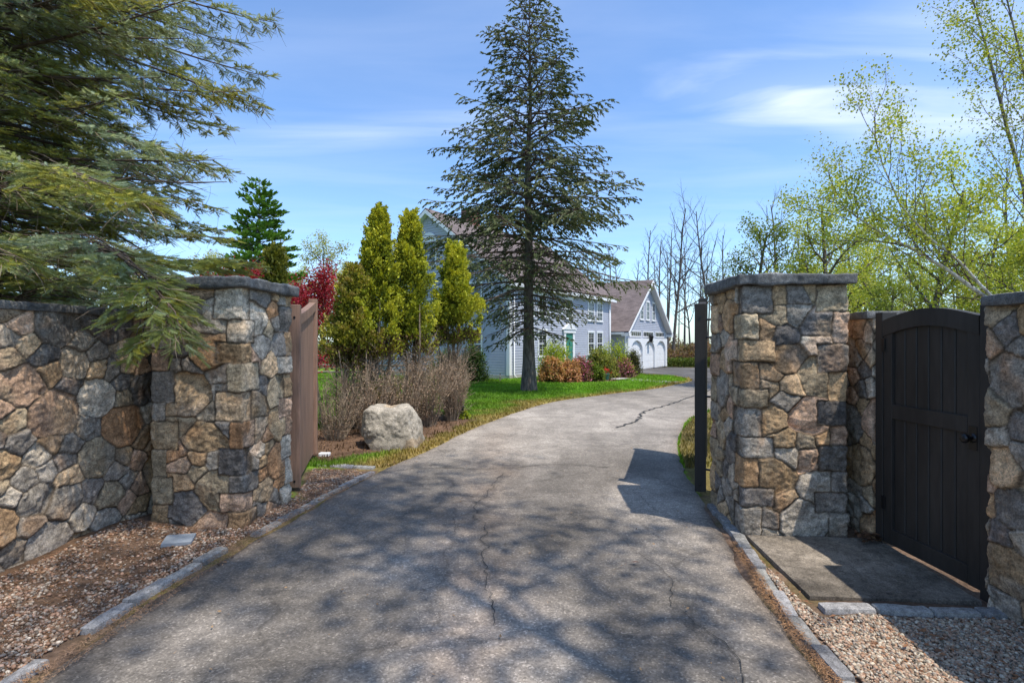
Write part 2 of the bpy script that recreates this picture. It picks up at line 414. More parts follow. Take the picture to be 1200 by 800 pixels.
# index both by a common parameter made of matching control points
def common(pts, n):
    pts = np.array(pts, float); k = len(pts); s_ = np.linspace(0, k - 1, n); i = np.clip(s_.astype(int), 0, k - 2); t = (s_ - i)[:, None]
    p0 = pts[np.maximum(i - 1, 0)]; p1 = pts[i]; p2 = pts[i + 1]; p3 = pts[np.minimum(i + 2, k - 1)]
    return .5 * ((2 * p1) + (-p0 + p2) * t + (2 * p0 - 5 * p1 + 4 * p2 - p3) * t ** 2 + (-p0 + 3 * p1 - 3 * p2 + p3) * t ** 3)
Lc = common(DL, 700); Rc = common(DR, 700)
EDGE_L = [tuple(p) for p in Lc[::8]]; EDGE_R = [tuple(p) for p in Rc[::8]]
DRIVE = EDGE_L + EDGE_R[::-1]
# drive surface
g = np.linspace(0, 1, 90)
XY = Lc[:, None] * (1 - g)[None, :, None] + Rc[:, None] * g[None, :, None]
XY[:, 0, 0] += .035 * noise3(np.c_[XY[:, 0], np.zeros(700)], 5, 3); XY[:, -1, 0] += .03 * noise3(np.c_[XY[:, -1], np.zeros(700)], 5, 9)
X, Y = XY[..., 0], XY[..., 1]
ed = np.minimum(g, 1 - g)[None, :] * np.linalg.norm(Lc - Rc, axis=1)[:, None]
Z = gz(Y) + .020 * sstep(0, .05, ed) - .004 + .006 * fbm(np.stack([X, Y, 0 * X], -1), .8, 5, 2)
P3d = np.stack([X, Y, Z], -1)
q = np.stack([X, Y, 0 * X], -1)
t1 = fbm(q, .35, 11, 4); t2 = fbm(q * np.array([1.2, .35, 1]), 1.2, 21, 4)
gray = .225 + .042 * t1 + .022 * t2
gray = gray * (1 - .30 * sstep(.05, .45, fbm(q, .55, 91, 4)) * sstep(9, 6, Y)) * (1 + .12 * sstep(.1, .3, fbm(q, .8, 95, 4)))
gray *= (1 + .16 * sstep(-.1, .5, fbm(q * np.array([1, .3, 1]), 2.6, 97, 4)))
colr = np.stack([gray * 1.16, gray * 1.01, gray * .84], -1)
# brown sandy band along the middle, darker tracks beside it
def gband(x0, w_): return np.exp(-((X - x0) / w_) ** 2)
mid = -.28 + .12 * noise3(q, .7, 4) + .035 * np.clip(Y - 6, 0, 30) ** 1.25
br = gband(mid, .30) * sstep(12, 5, Y) * (.55 + .5 * noise3(q, 3.2, 6))
colr += np.clip(br, 0, 1)[..., None] * np.array([.085, .042, .016])
dk = gband(mid + .85, .42) * sstep(8, 3, Y); colr *= (1 - .30 * np.clip(dk, 0, 1))[..., None]
CRK = [[(-.10, 6.3), (-.22, 5.6), (-.33, 4.9), (-.22, 4.3), (-.20, 3.8), (-.12, 3.3), (-.1, 2.9)], [(.95, 3.9), (1.02, 3.4), (.95, 3.0), (1.08, 2.7), (1.06, 2.3)], [(-1.6, 6.3), (-.9, 6.55), (-.2, 6.5), (.5, 6.75), (1.2, 6.6)]]
for ck in CRK:
    dc = dist_poly(np.c_[X.ravel(), Y.ravel()], ck).reshape(X.shape)
    colr *= (1 - .38 * np.exp(-dc / .055) * (.5 + .9 * np.clip(noise3(q, 7, 71), 0, 1)))[..., None]
edg = np.exp(-ed / .10); colr = colr * (1 - .5 * edg[..., None]) + .5 * edg[..., None] * np.array([.17, .115, .075])
# older paler surface beyond the seam across the drive at about 6 m
seam = sstep(5.9, 6.05, Y + .25 * np.sin(X * .9) + .05 * noise3(q, 3, 8)); colr *= (1 + .06 * seam)[..., None]
far = sstep(14, 24, Y); colr = colr * (1 - far[..., None]) + far[..., None] * (np.array([.125, .115, .104]) * (1 + .4 * t1[..., None] + .2 * t2[..., None]))
mb = MB(); n0, n1_ = P3d.shape[:2]; idx = np.arange(n0 * n1_).reshape(n0, n1_)
F = np.stack([idx[:-1, :-1], idx[:-1, 1:], idx[1:, 1:], idx[1:, :-1]], -1).reshape(-1, 4)
mb.add(P3d, F, colr.reshape(-1, 3)); props(mb.build('driveway', M['asphalt'], smooth=True), kind='structure')

# ground sheet
def lines(lo, hi, parts):
    out = [lo]
    for a, b, st in parts: out += list(np.arange(a, b, st))
    return np.unique(np.round(np.array(out + [hi]), 4))
gx = lines(-600, 600, [(-400, -60, 40), (-60, -20, 4), (-20, -6, .5), (-6, 6, .06), (6, 20, .3), (20, 60, 4), (60, 400, 40)])
gy = lines(-300, 900, [(-200, -20, 30), (-20, 0, 1), (0, 12, .06), (12, 40, .3), (40, 90, 4), (90, 600, 60)])
BED = [(-3.7, 6.9), (-2.3, 6.9), (-1.75, 7.6), (-1.15, 9.0), (-.75, 10.6), (-1.0, 11.8), (-1.9, 11.6), (-3.0, 10.2), (-3.9, 8.8)]
GRAVEL_L = [(-3.6, -5), (-2.3, -5), (-2.2, 3.6), (-1.95, 4.9), (-1.64, 6.45), (-2.3, 6.6), (-2.6, 6.4), (-2.2, 5.3), (-3.3, 4.7)]
GRAVEL_R = [(1.5, -5), (3.4, -5), (3.3, 3.1), (1.85, 3.2), (1.86, 4.4), (1.95, 5.4), (1.72, 5.4), (1.42, 3.3), (1.34, 2.4), (1.34, -5)]
HBED = [(3.0, 27.4), (1.2, 24.4), (2.2, 22.6), (4.4, 23.6), (5.4, 25.6), (6.6, 27.6), (7.3, 30.5), (6.8, 33.5)]
def zones(x, y):
    P = np.c_[x, y]; q = np.c_[x, y, 0 * x]
    nz = fbm(q, .9, 31, 3); nf = fbm(q, 5, 33, 3)
    lawn = np.array([.135, .26, .018]) * (1 + .28 * nz[:, None] + .18 * nf[:, None])
    lawn[:, 0] += .02 * np.clip(fbm(q, .5, 77, 2), 0, 1)
    dry = np.array([.30, .225, .075]) * (1 + .25 * nf[:, None])
    dirt = np.array([.150, .092, .058]) * (1 + .3 * nf[:, None])
    grav = np.array([.175, .115, .078]) * (1 + .3 * nf[:, None])
    wood = np.array([.125, .095, .055]) * (1 + .3 * nz[:, None])
    dL = dist_poly(P, EDGE_L); dR = dist_poly(P, EDGE_R)
    c = lawn.copy(); g = np.ones(len(x))
    # dry verge by the drive
    v = sstep(1.0, .25, dL + .45 * nz) * sstep(24, 12, y) * .95
    v = np.maximum(v, sstep(.45, .1, dL + .25 * nz))
    c = c * (1 - v[:, None]) + dry * v[:, None]; g *= 1 - .75 * v
    right = (x > np.interp(y, [p[1] for p in DR[:-3]], [p[0] for p in DR[:-3]]))
    v = right * (sstep(2.3, .4, dR + .5 * nz) * .9); v = np.where(y > 40, 0, v)
    c = c * (1 - v[:, None]) + (dry * .45 + dirt * .55) * v[:, None]; g *= 1 - .93 * v
    v = right * sstep(1.8, 5.0, dR + nz); v = np.where((y > 42), 1, v)
    c = c * (1 - v[:, None]) + wood * v[:, None]; g *= 1 - v
    v = np.maximum(sstep(46, 56, y), sstep(-16, -24, x)); c = c * (1 - v[:, None]) + wood * v[:, None]; g *= 1 - v
    for poly, cc in ((BED, dirt), (GRAVEL_L, grav), (GRAVEL_R, grav * 1.15), (HBED, dirt)):
        ins = inpoly(P, poly); dd = dist_poly(P, poly + [poly[0]])
        sd_ = np.where(ins, dd, -dd) + .12 * nf; v = sstep(-.12, .12, sd_)
        c = c * (1 - v[:, None]) + cc * v[:, None]; g *= 1 - v
    v = (x < -3.2) * (x > -9) * sstep(9.0, 6.0, y + nz); c = c * (1 - v[:, None]) + dirt * v[:, None]; g *= 1 - .8 * v
    v = (y < 5.0) * ((x > 1.9)) * 1.0; c = c * (1 - v[:, None]) + grav * v[:, None]; g *= 1 - v
    return np.clip(c, .01, 1), g
GX, GY = np.meshgrid(gx, gy); fx, fy = GX.ravel(), GY.ravel()
near = (np.abs(fx) < 25) & (fy > -6) & (fy < 60)
cg = np.tile(np.array([.10, .11, .04]), (len(fx), 1)); cg[near] = zones(fx[near], fy[near])[0]
gzv = gz(fy); q = np.c_[fx, fy, 0 * fx]
rough = .012 * fbm(q, 3.0, 3, 3) * (np.abs(fx) < 12)
ind = inpoly(np.c_[fx, fy], DRIVE); dd = np.minimum(dist_poly(np.c_[fx, fy], EDGE_L), dist_poly(np.c_[fx, fy], EDGE_R))
gzv = gzv + np.where(ind, -.05 * sstep(0, .12, dd) - .012, np.clip(rough + .010, -.004, 1) * sstep(0, .3, dd) - .006)
# gravel heaped against the left wall
gzv += .07 * sstep(-2.6, -3.2, fx) * sstep(5.2, 4.2, fy) * (fx > -4)
mb = MB(); ny_, nx_ = GX.shape; idx = np.arange(ny_ * nx_).reshape(ny_, nx_)
F = np.stack([idx[:-1, :-1], idx[:-1, 1:], idx[1:, 1:], idx[1:, :-1]], -1).reshape(-1, 4)
mb.add(np.c_[fx, fy, gzv], F, cg); props(mb.build('ground', M['ground'], smooth=True), kind='structure')
def gheight(x, y):
    x = np.atleast_1d(np.asarray(x, float)); y = np.atleast_1d(np.asarray(y, float))
    return gz(y) + .006 + .07 * sstep(-2.6, -3.2, x) * sstep(5.2, 4.2, y) * (x > -4)

# cracks in the asphalt (thin sheets on the drive)
def crack(pts, wid, seed):
    p = smooth_line(pts, max(12, int(len(pts) * 26))); n = len(p); q = np.c_[p, np.zeros(n)]
    d = unit(np.c_[np.gradient(p[:, 0]), np.gradient(p[:, 1])]); nn = np.c_[-d[:, 1], d[:, 0]]
    p = p + nn * (.045 * noise3(q, 6, seed) + .02 * noise3(q, 19, seed + 1))[:, None]
    ww = wid * .42 * (.45 + .8 * np.abs(noise3(q, 9, seed + 2)) + .3); ww[0] = ww[-1] = .001
    z = gz(p[:, 1]) + .0235 + .006 * fbm(np.c_[p, np.zeros(n)], .8, 5, 2)
    a = np.c_[p + nn * ww[:, None], z]; b = np.c_[p - nn * ww[:, None], z]
    i = np.arange(n - 1)
    return np.concatenate([a, b]), np.stack([i, i + 1, n + i + 1, n + i], -1)
mb = MB()
for i, (pts, wd) in enumerate([
    ([(-.10, 6.3), (-.22, 5.6), (-.33, 4.9), (-.22, 4.3), (-.20, 3.8), (-.12, 3.3), (-.1, 2.9)], .0055),
    ([(-.33, 4.9), (-.5, 4.6), (-.42, 4.2)], .003),
    ([(-1.6, 6.3), (-.9, 6.55), (-.2, 6.5), (.5, 6.75), (1.2, 6.6)], .006),
    ([(-1.4, 7.5), (-.4, 7.6), (.6, 7.9), (1.6, 7.9), (2.3, 8.0)], .006),
    ([(.95, 3.9), (1.02, 3.4), (.95, 3.0), (1.08, 2.7), (1.06, 2.3)], .0045),
    ([(.72, 4.6), (.85, 4.2), (.95, 3.9)], .003),
    ([(1.9, 9.6), (2.3, 10.2), (2.6, 10.8), (3.0, 12.0), (4.0, 13.6), (5.2, 15.6), (6.6, 18.0), (7.8, 20)], .055),
    ([(1.3, 5.6), (1.35, 5.0), (1.5, 4.6)], .004)]):
    v, f = crack(pts, wd, 40 + i * 7); mb.add(v, f, np.ones(3))
props(mb.build('driveway_cracks', M['tar']), kind='structure')

# ------------------------------------------------------------------ rough slabs and stones
def rough_box(sx_, sy_, sz_, res, amp, seed, rad=.012, center=(0, 0, 0), rz=0, taper=0):
    V = []; F = []; off = 0
    dims = np.array([sx_, sy_, sz_]) / 2
    for ax in range(3):
        o = [a for a in range(3) if a != ax]
        n1 = max(2, int(round(2 * dims[o[0]] / res)) + 1); n2 = max(2, int(round(2 * dims[o[1]] / res)) + 1)
        a = np.linspace(-1, 1, n1) * dims[o[0]]; b = np.linspace(-1, 1, n2) * dims[o[1]]
        A, B = np.meshgrid(a, b, indexing='ij')
        for sgn in (-1, 1):
            p = np.zeros((n1, n2, 3)); p[..., o[0]] = A; p[..., o[1]] = B; p[..., ax] = sgn * dims[ax]
            idx = np.arange(n1 * n2).reshape(n1, n2)
            f = np.stack([idx[:-1, :-1], idx[1:, :-1], idx[1:, 1:], idx[:-1, 1:]], -1).reshape(-1, 4)
            if (sgn > 0) != (ax != 1): f = f[:, ::-1]
            V.append(p.reshape(-1, 3)); F.append(f + off); off += n1 * n2
    V = np.concatenate(V); F = np.concatenate(F)
    inner = np.clip(V, -(dims - rad), dims - rad); d = V - inner; L = np.linalg.norm(d, axis=1, keepdims=True)
    nrm = d / np.maximum(L, 1e-9); V = inner + nrm * np.minimum(L, rad)
    if taper: V[:, :2] *= (1 - taper * (V[:, 2:3] / dims[2] + 1) / 2)
    w_ = V + np.array(center); n_ = fbm(w_ + seed * 3.1, 7, seed, 4, .55)
    big = fbm(w_ + seed, 2.5, seed + 5, 2)
    V = V + nrm * ((n_ * amp) + big * amp * .8)[:, None]
    c, s_ = cos(rz), sin(rz); V = V @ np.array([[c, s_, 0], [-s_, c, 0], [0, 0, 1]])
    return V + np.array(center), F

# ------------------------------------------------------------------ fieldstone masonry
PAL = [((.30, .29, .27), 5.2), ((.190, .185, .18), 3.6), ((.40, .375, .33), 3), ((.35, .265, .17), 2.8), ((.37, .26, .16), 1.3), ((.42, .305, .23), 2.4), ((.33, .285, .21), 3.2), ((.48, .37, .25), 1.8), ((.135, .135, .14), 1.2), ((.38, .23, .13), .6)]
def masonry(corners, H, seed, res, quoins, cell=.36, depth=.016, flip=False):
    """closed perimeter (list of xy corners, counter-clockwise seen from above); res: per side; returns verts, faces, colours"""
    rng = np.random.default_rng(seed)
    C = [np.array(c, float) for c in corners]; n = len(C); rad = .022
    P = []; Nn = []; U = []; u = 0; uc = []
    for i in range(n):
        a, b = C[i], C[(i + 1) % n]; d = b - a; L = np.linalg.norm(d); d = d / L; nr = np.array([d[1], -d[0]])
        k = max(3, int((L - 2 * rad) / res[i])); t = np.linspace(rad, L - rad, k)
        P += [a + d * x for x in t]; Nn += [nr] * k; U += list(u + t)
        nx = C[(i + 2) % n] - b; nx = nx / np.linalg.norm(nx); nr2 = np.array([nx[1], -nx[0]])
        ctr = b - nr * rad - nr2 * rad
        for f in (.25, .5, .75):
            m = unit(nr * (1 - f) + nr2 * f); P.append(ctr + m * rad); Nn.append(m); U.append(u + L - rad + 2 * rad * f)
        u += L; uc.append(u)
    per = u; uc = [x % per for x in uc]
    P = np.array(P); Nn = np.array(Nn); U = np.array(U); m = len(P)
    vr = min(res); V_ = np.linspace(0, H, int(H / vr) + 1); nv = len(V_)
    UU, VV = np.meshgrid(U, V_)
    q3 = np.stack([P[None, :, 0] + 0 * VV, P[None, :, 1] + 0 * VV, VV], -1)
    wu = UU + .010 * noise3(q3, 6, seed) + .007 * noise3(q3, 24, seed + 3) + .004 * noise3(q3, 55, seed + 4); wv = VV + .010 * noise3(q3, 6, seed + 9) + .007 * noise3(q3, 24, seed + 5) + .004 * noise3(q3, 55, seed + 6)
    # quoin stones wrap each corner
    quo = []
    if quoins:
        for ci, c0 in enumerate(uc):
            z = 0; k = ci
            while z < H - .02:
                h = rng.uniform(.15, .27); h = min(h, H - z)
                if H - z - h < .09: h = H - z
                a, b = (rng.uniform(.20, .28), rng.uniform(.12, .17)) if k % 2 else (rng.uniform(.12, .17), rng.uniform(.18, .27))
                quo.append((c0 - a, c0 + b, z, z + h)); z += h; k += 1
    # seeds by dart throwing with varied radii
    S = []; Wt = []
    fails = 0
    while fails < 1400:
        p = np.array([rng.uniform(0, per), rng.uniform(-.02, H + .02)]); r = cell * rng.choice([.34, .62, .85, 1.05, 1.25], p=[.24, .22, .24, .18, .12])
        ok = True
        for (a, b, z0, z1) in quo:
            for sh in (-per, 0, per):
                if a + sh - .035 < p[0] < b + sh + .035 and z0 - .0 < p[1] < z1 + .0: ok = False
        if ok and S:
            A = np.array(S); d = A[:, :2] - p; d[:, 0] = (d[:, 0] + per / 2) % per - per / 2; d[:, 1] *= 1.22
            if (np.hypot(d[:, 0], d[:, 1]) < (A[:, 2] + r) * .5).any(): ok = False
        if ok: S.append((p[0], p[1], r)); fails = 0
        else: fails += 1
    S = np.array(S); ns = len(S)
    SS = np.concatenate([S + [sh, 0, 0] for sh in (-per, 0, per)]); ids = np.tile(np.arange(ns), 3)
    keep = (SS[:, 0] > -.6) & (SS[:, 0] < per + .6); SS = SS[keep]; ids = ids[keep]
    an = 1.22; rot = rng.uniform(-.35, .35, ns)[ids]
    pu, pv = wu.ravel(), wv.ravel(); N = len(pu)
    best = np.zeros(N, int); dE = np.zeros(N); lu = np.zeros(N); lv = np.zeros(N)
    order = np.argsort(pu); 
    for st in range(0, N, 4000):
        ix = order[st:st + 4000]; lo, hi = pu[ix].min() - .7, pu[ix].max() + .7
        cs = np.where((SS[:, 0] > lo) & (SS[:, 0] < hi))[0]; sA = SS[cs]
        D2 = (pu[ix, None] - sA[None, :, 0]) ** 2 + ((pv[ix, None] - sA[None, :, 1]) * an) ** 2 - (sA[None, :, 2] * .5) ** 2
        i0 = D2.argmin(1); d0 = D2[np.arange(len(ix)), i0]
        dist = np.hypot(sA[:, None, 0] - sA[None, :, 0], (sA[:, None, 1] - sA[None, :, 1]) * an) + 1e-6
        e = (D2 - d0[:, None]) / (2 * dist[i0]); e[np.arange(len(ix)), i0] = 9
        dE[ix] = e.min(1); best[ix] = ids[cs[i0]]; lu[ix] = pu[ix] - sA[i0, 0]; lv[ix] = pv[ix] - sA[i0, 1]
    for k, (a, b, z0, z1) in enumerate(quo):
        for sh in (-per, 0, per):
            a_, b_ = a + sh, b + sh
            if b_ < -.3 or a_ > per + .3: continue
            dx = np.minimum(pu - a_, b_ - pu); dz = np.minimum(pv - z0, z1 - pv)
            ins = np.minimum(dx, dz)
            out = np.hypot(np.maximum(-dx, 0), np.maximum(-dz, 0))
            r_ = .018; rd = np.where(ins > 0, np.where((dx < r_) & (dz < r_), r_ - np.hypot(r_ - dx, r_ - dz), ins), -out)
            I = ins > 0
            dE[I] = np.maximum(rd[I], 0); best[I] = ns + k; lu[I] = (pu[I] - (a_ + b_) / 2); lv[I] = pv[I] - (z0 + z1) / 2
            J = (~I) & (best < ns); dE[J] = np.minimum(dE[J], out[J])
    tot = ns + len(quo)
    flat = q3.reshape(-1, 3)
    gap = .001 + .0045 * np.clip(.5 + .9 * noise3(flat, 3, seed + 31), 0, 1)
    t = np.clip((dE - gap) / .013, 0, 1); prof = 1 - (1 - t) ** 3.0
    off = rng.uniform(-.009, .008, tot)[best]; tu = rng.uniform(-.10, .10, tot)[best]; tv = rng.uniform(-.12, .10, tot)[best]
    rg = rng.uniform(.4, 1.5, tot)[best]
    # facets: one crease plane per stone
    ca = rng.uniform(0, 2 * pi, tot)[best]; cc = rng.uniform(.01, .05, tot)[best]; cs_ = rng.uniform(0, .5, tot)[best]; ca2 = ca + rng.uniform(1.5, 4.5, tot)[best]; cc2 = rng.uniform(.01, .06, tot)[best]
    crease = -np.maximum(lu * np.cos(ca) + lv * np.sin(ca) - cc, 0) * cs_ - np.maximum(lu * np.cos(ca2) + lv * np.sin(ca2) - cc2, 0) * cs_ * .7
    hgt = prof * (depth + off + np.clip(lu, -.2, .2) * tu + lv * tv + crease * .8 + rg * .0055 * fbm(flat, 16, seed + 41, 4, .65) + .004 * fbm(flat, 45, seed + 45, 2)) + (1 - prof) * .004 * noise3(flat, 30, seed + 51)
    hgt = hgt - depth
    pal = np.array([p[0] for p in PAL]); pw = np.array([p[1] for p in PAL]); pw /= pw.sum()
    sc = pal[rng.choice(len(pal), tot, p=pw)] * rng.uniform(.72, 1.22, (tot, 1)); sc2 = pal[rng.choice(len(pal), tot, p=pw)]
    base = sc[best]; mixn = sstep(.1, .7, fbm(flat, 4, seed + 61, 3))[:, None] * .5
    col = base * (1 - mixn) + sc2[best] * mixn
    rust = sstep(.35, .9, fbm(flat * np.array([1, 1, .5]), 7, seed + 67, 4))[:, None] * .35 * (rng.uniform(0, 1, tot)[best] > .55)[:, None]
    col = col * (1 - rust) + np.array([.28, .16, .08]) * rust
    col *= (1 + .28 * fbm(flat * np.array([1, 1, 2.5]), 18, seed + 71, 3))[:, None]
    jt = np.clip((dE - gap * .6) / .009, 0, 1)[:, None]
    mort = np.array([.075, .062, .048]) * (1 + .3 * noise3(flat, 9, seed + 5))[:, None]
    col = np.clip(col * jt + mort * (1 - jt), .012, .75)
    V3 = np.stack([P[None, :, 0] + 0 * VV, P[None, :, 1] + 0 * VV, VV], -1)
    nn = np.stack([Nn[None, :, 0] + 0 * VV, Nn[None, :, 1] + 0 * VV, 0 * VV], -1)
    V3 = V3 + nn * hgt.reshape(nv, m)[..., None]
    idx = np.arange(nv * m).reshape(nv, m)
    F = np.stack([idx[:-1], np.roll(idx, -1, 1)[:-1], np.roll(idx, -1, 1)[1:], idx[1:]], -1).reshape(-1, 4)
    return V3.reshape(-1, 3), F, col

TH = math.atan(.065)   # the gateway stands turned a few degrees to the camera
def frame(o, a, b):    # local a along the wall crossing (right), b away from the camera
    return (o[0] + a * cos(TH) + b * sin(TH), o[1] - a * sin(TH) + b * cos(TH))
def pier(name, label, corner, w_, d_, H, seed, res, cap_over=.05, cap_t=.095, cap_seed=1):
    cx, cy = frame(corner, w_ / 2, d_ / 2); t = thing(name, label, 'pillar', (cx, cy, 0))
    cs = [frame(corner, 0, 0), frame(corner, w_, 0), frame(corner, w_, d_), frame(corner, 0, d_)]
    cs = [(a - cx, b - cy) for a, b in cs]
    V, F, C = masonry(cs, H + .03, seed, res, True)
    V[:, 2] -= .03
    MB().add(V, F, C).build('masonry', M['masonry'], t, smooth=True)
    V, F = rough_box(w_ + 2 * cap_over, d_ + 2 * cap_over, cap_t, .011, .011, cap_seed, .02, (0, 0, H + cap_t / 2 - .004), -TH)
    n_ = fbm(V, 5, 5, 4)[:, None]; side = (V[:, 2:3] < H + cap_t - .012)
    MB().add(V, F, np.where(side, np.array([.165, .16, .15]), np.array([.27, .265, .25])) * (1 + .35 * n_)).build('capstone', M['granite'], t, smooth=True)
    return t
vis, hid = .0085, .03
pier('gate_pillar', 'tall square fieldstone pillar with granite cap under overhanging spruce, left of the driveway', (-3.075, 4.495), .82, .86, 2.03, 11, [vis, vis, .02, .02], cap_seed=3)
pier('gate_pillar', 'tall square fieldstone pillar with granite cap between black gate leaf and garden gate', (1.86, 4.27), .83, .86, 2.03, 23, [vis, .02, .02, vis], cap_seed=8)

def stone_wall(label, a, b, thick, side, H, seed, res, cap_t=.06, over=.03, joints=1.1):
    """from a to b (xy); thickness goes to `side` (+1 left of travel, -1 right)"""
    a = np.array(a, float); b = np.array(b, float); d = b - a; L = np.linalg.norm(d); d /= L; nr = np.array([-d[1], d[0]]) * side
    cs = [a, b, b + nr * thick, a + nr * thick]
    rr = list(res)
    if side < 0: cs = [cs[0], cs[3], cs[2], cs[1]]; rr = [res[3], res[2], res[1], res[0]]
    ctr = (a + b + nr * thick) / 2
    t = thing('stone_wall', label, 'wall', (ctr[0], ctr[1], 0))
    V, F, C = masonry([c - ctr for c in cs], H + .05, seed, rr, False, cell=.37)
    V[:, 2] -= .05
    MB().add(V, F, C).build('masonry', M['masonry'], t, smooth=True)
    mb = MB(); x = 0; rg = np.random.default_rng(seed); ang = math.atan2(d[1], d[0])
    while x < L - .02:
        l = min(rg.uniform(.8, 1.2) * joints, L - x)
        if L - x - l < .3: l = L - x
        c = a + d * (x + l / 2) + nr * thick / 2 - ctr
        V, F = rough_box(l - .006, thick + 2 * over, cap_t, .02, .004, seed + int(x * 10), .012, (c[0], c[1], H + cap_t / 2 - .003), ang)
        mb.add(V, F, np.array([.17, .165, .155]) * (1 + .35 * fbm(V, 5, 5, 4)[:, None])); x += l
    mb.build('coping', M['granite'], t, smooth=True)
    return t
def wx(x0, y0, y): return x0 + .065 * (y - y0)
stone_wall('long low fieldstone wall with thin dark coping left of the driveway', (wx(-3.3, 4.2, -1.5), -1.5), (wx(-3.3, 4.2, 4.86), 4.86), .36, 1, 1.79, 5, [.0095, .03, .06, .06])
stone_wall('near fieldstone wall end with grey coping on right of garden gate', (wx(2.80, 3.14, -.6), -.6), (2.80, 3.14), .36, -1, 1.785, 37, [.0095, .012, .06, .06])
stone_wall('short shaded fieldstone wall piece between right pillar and garden gate', (wx(2.83, 4.14, 4.17), 4.17), (wx(2.83, 4.14, 5.0), 5.0), .36, -1, 1.76, 41, [.0095, .03, .06, .012])

# ------------------------------------------------------------------ garden gate (dark, arched, ajar at nothing: closed)
def gate_top(s, L, z0, rise): return z0 + rise * math.sin(pi * min(max(s / L, 0), 1))
gA = np.array([wx(2.87, 4.13, 4.13), 4.13]); gB = np.array([2.90, 3.165])
gt = thing('garden_gate', 'closed dark charcoal plank gate with arched top and black knob set in stone wall', 'gate', (gA[0], gA[1], 0), math.atan2(gB[1] - gA[1], gB[0] - gA[0]))
GLn = float(np.linalg.norm(gB - gA))
# local x along the gate toward camera, local y = behind(+)/front(-)  (front faces the drive)
for x0 in (0.0, GLn - .075):
    MB().box(x0, x0 + .075, -.035, .08, .0, 1.80).build('gate_post', M['dark_paint'], gt, bevel=.004)
x0, x1 = .080, GLn - .080; w_ = x1 - x0
for (a, b) in ((x0, x0 + .085), (x1 - .085, x1)):
    MB().prism([(a, .05), (b, .05)] + [(b, gate_top(b - x0, w_, 1.735, .07) - .06), (a, gate_top(a - x0, w_, 1.735, .07) - .06)], 'y', -.030, .016).build('stile', M['dark_paint'], gt, bevel=.003)
mb = MB(); k = 24
for i in range(k):
    a = x0 + w_ * i / k; b = x0 + w_ * (i + 1) / k; za = gate_top(a - x0, w_, 1.735, .07); zb = gate_top(b - x0, w_, 1.735, .07)
    mb.add([(x, y, z) for y in (-.036, .022) for x, z in ((a, za - .12), (b, zb - .12), (b, zb), (a, za))],
           [np.array([(0, 1, 2, 3), (4, 7, 6, 5), (0, 4, 5, 1), (3, 2, 6, 7)] + ([(0, 3, 7, 4)] if i == 0 else []) + ([(1, 5, 6, 2)] if i == k - 1 else []))])
mb.build('arched_rail', M['dark_paint'], gt)
MB().box(x0 + .087, x1 - .087, -.030, .016, 1.00, 1.105).build('middle_rail', M['dark_paint'], gt, bevel=.003)
MB().box(x0 + .087, x1 - .087, -.030, .016, .052, .17).build('bottom_rail', M['dark_paint'], gt, bevel=.003)
n = 6; pw = (w_ - .174) / n
for i in range(n):
    a = x0 + .087 + i * pw; b = a + pw
    mb = MB(); zt = gate_top((a + b) / 2 - x0, w_, 1.735, .07) - .09
    mb.prism([(a + .0035, -.004), (a + .009, -.011), (b - .009, -.011), (b - .0035, -.004), (b - .0035, .012), (a + .0035, .012)], 'z', .10, zt)
    mb.build('plank', M['dark_paint'], gt)
MB().box(x0 + .09, x1 - .09, .013, .018, .10, 1.66).build('backing_board', M['dark_paint'], gt)
for z_ in (.30, 1.50):
    MB().box(.070, .105, -.042, -.036, z_, z_ + .10).build('hinge', M['black_metal'], gt, bevel=.002)
MB().box(x1 - .075, x1 - .015, -.034, -.0305, .90, 1.05).build('latch_plate', M['black_metal'], gt, bevel=.002)
kn = MB(); kx = x1 - .045; kz = .975
kn.tube([(kx, -.031, kz), (kx, -.037, kz)], [.030, .030], 20)
kn.tube([(kx, -.037, kz), (kx, -.075, kz)], [.011, .011], 12)
pr = [(-.062, .012), (-.068, .022), (-.080, .029), (-.092, .028), (-.100, .020), (-.103, .002)]
kn.tube([(kx, y, kz) for y, r in pr], [r for y, r in pr], 20)
kn.build('knob', M['black_metal'], gt, smooth=True)

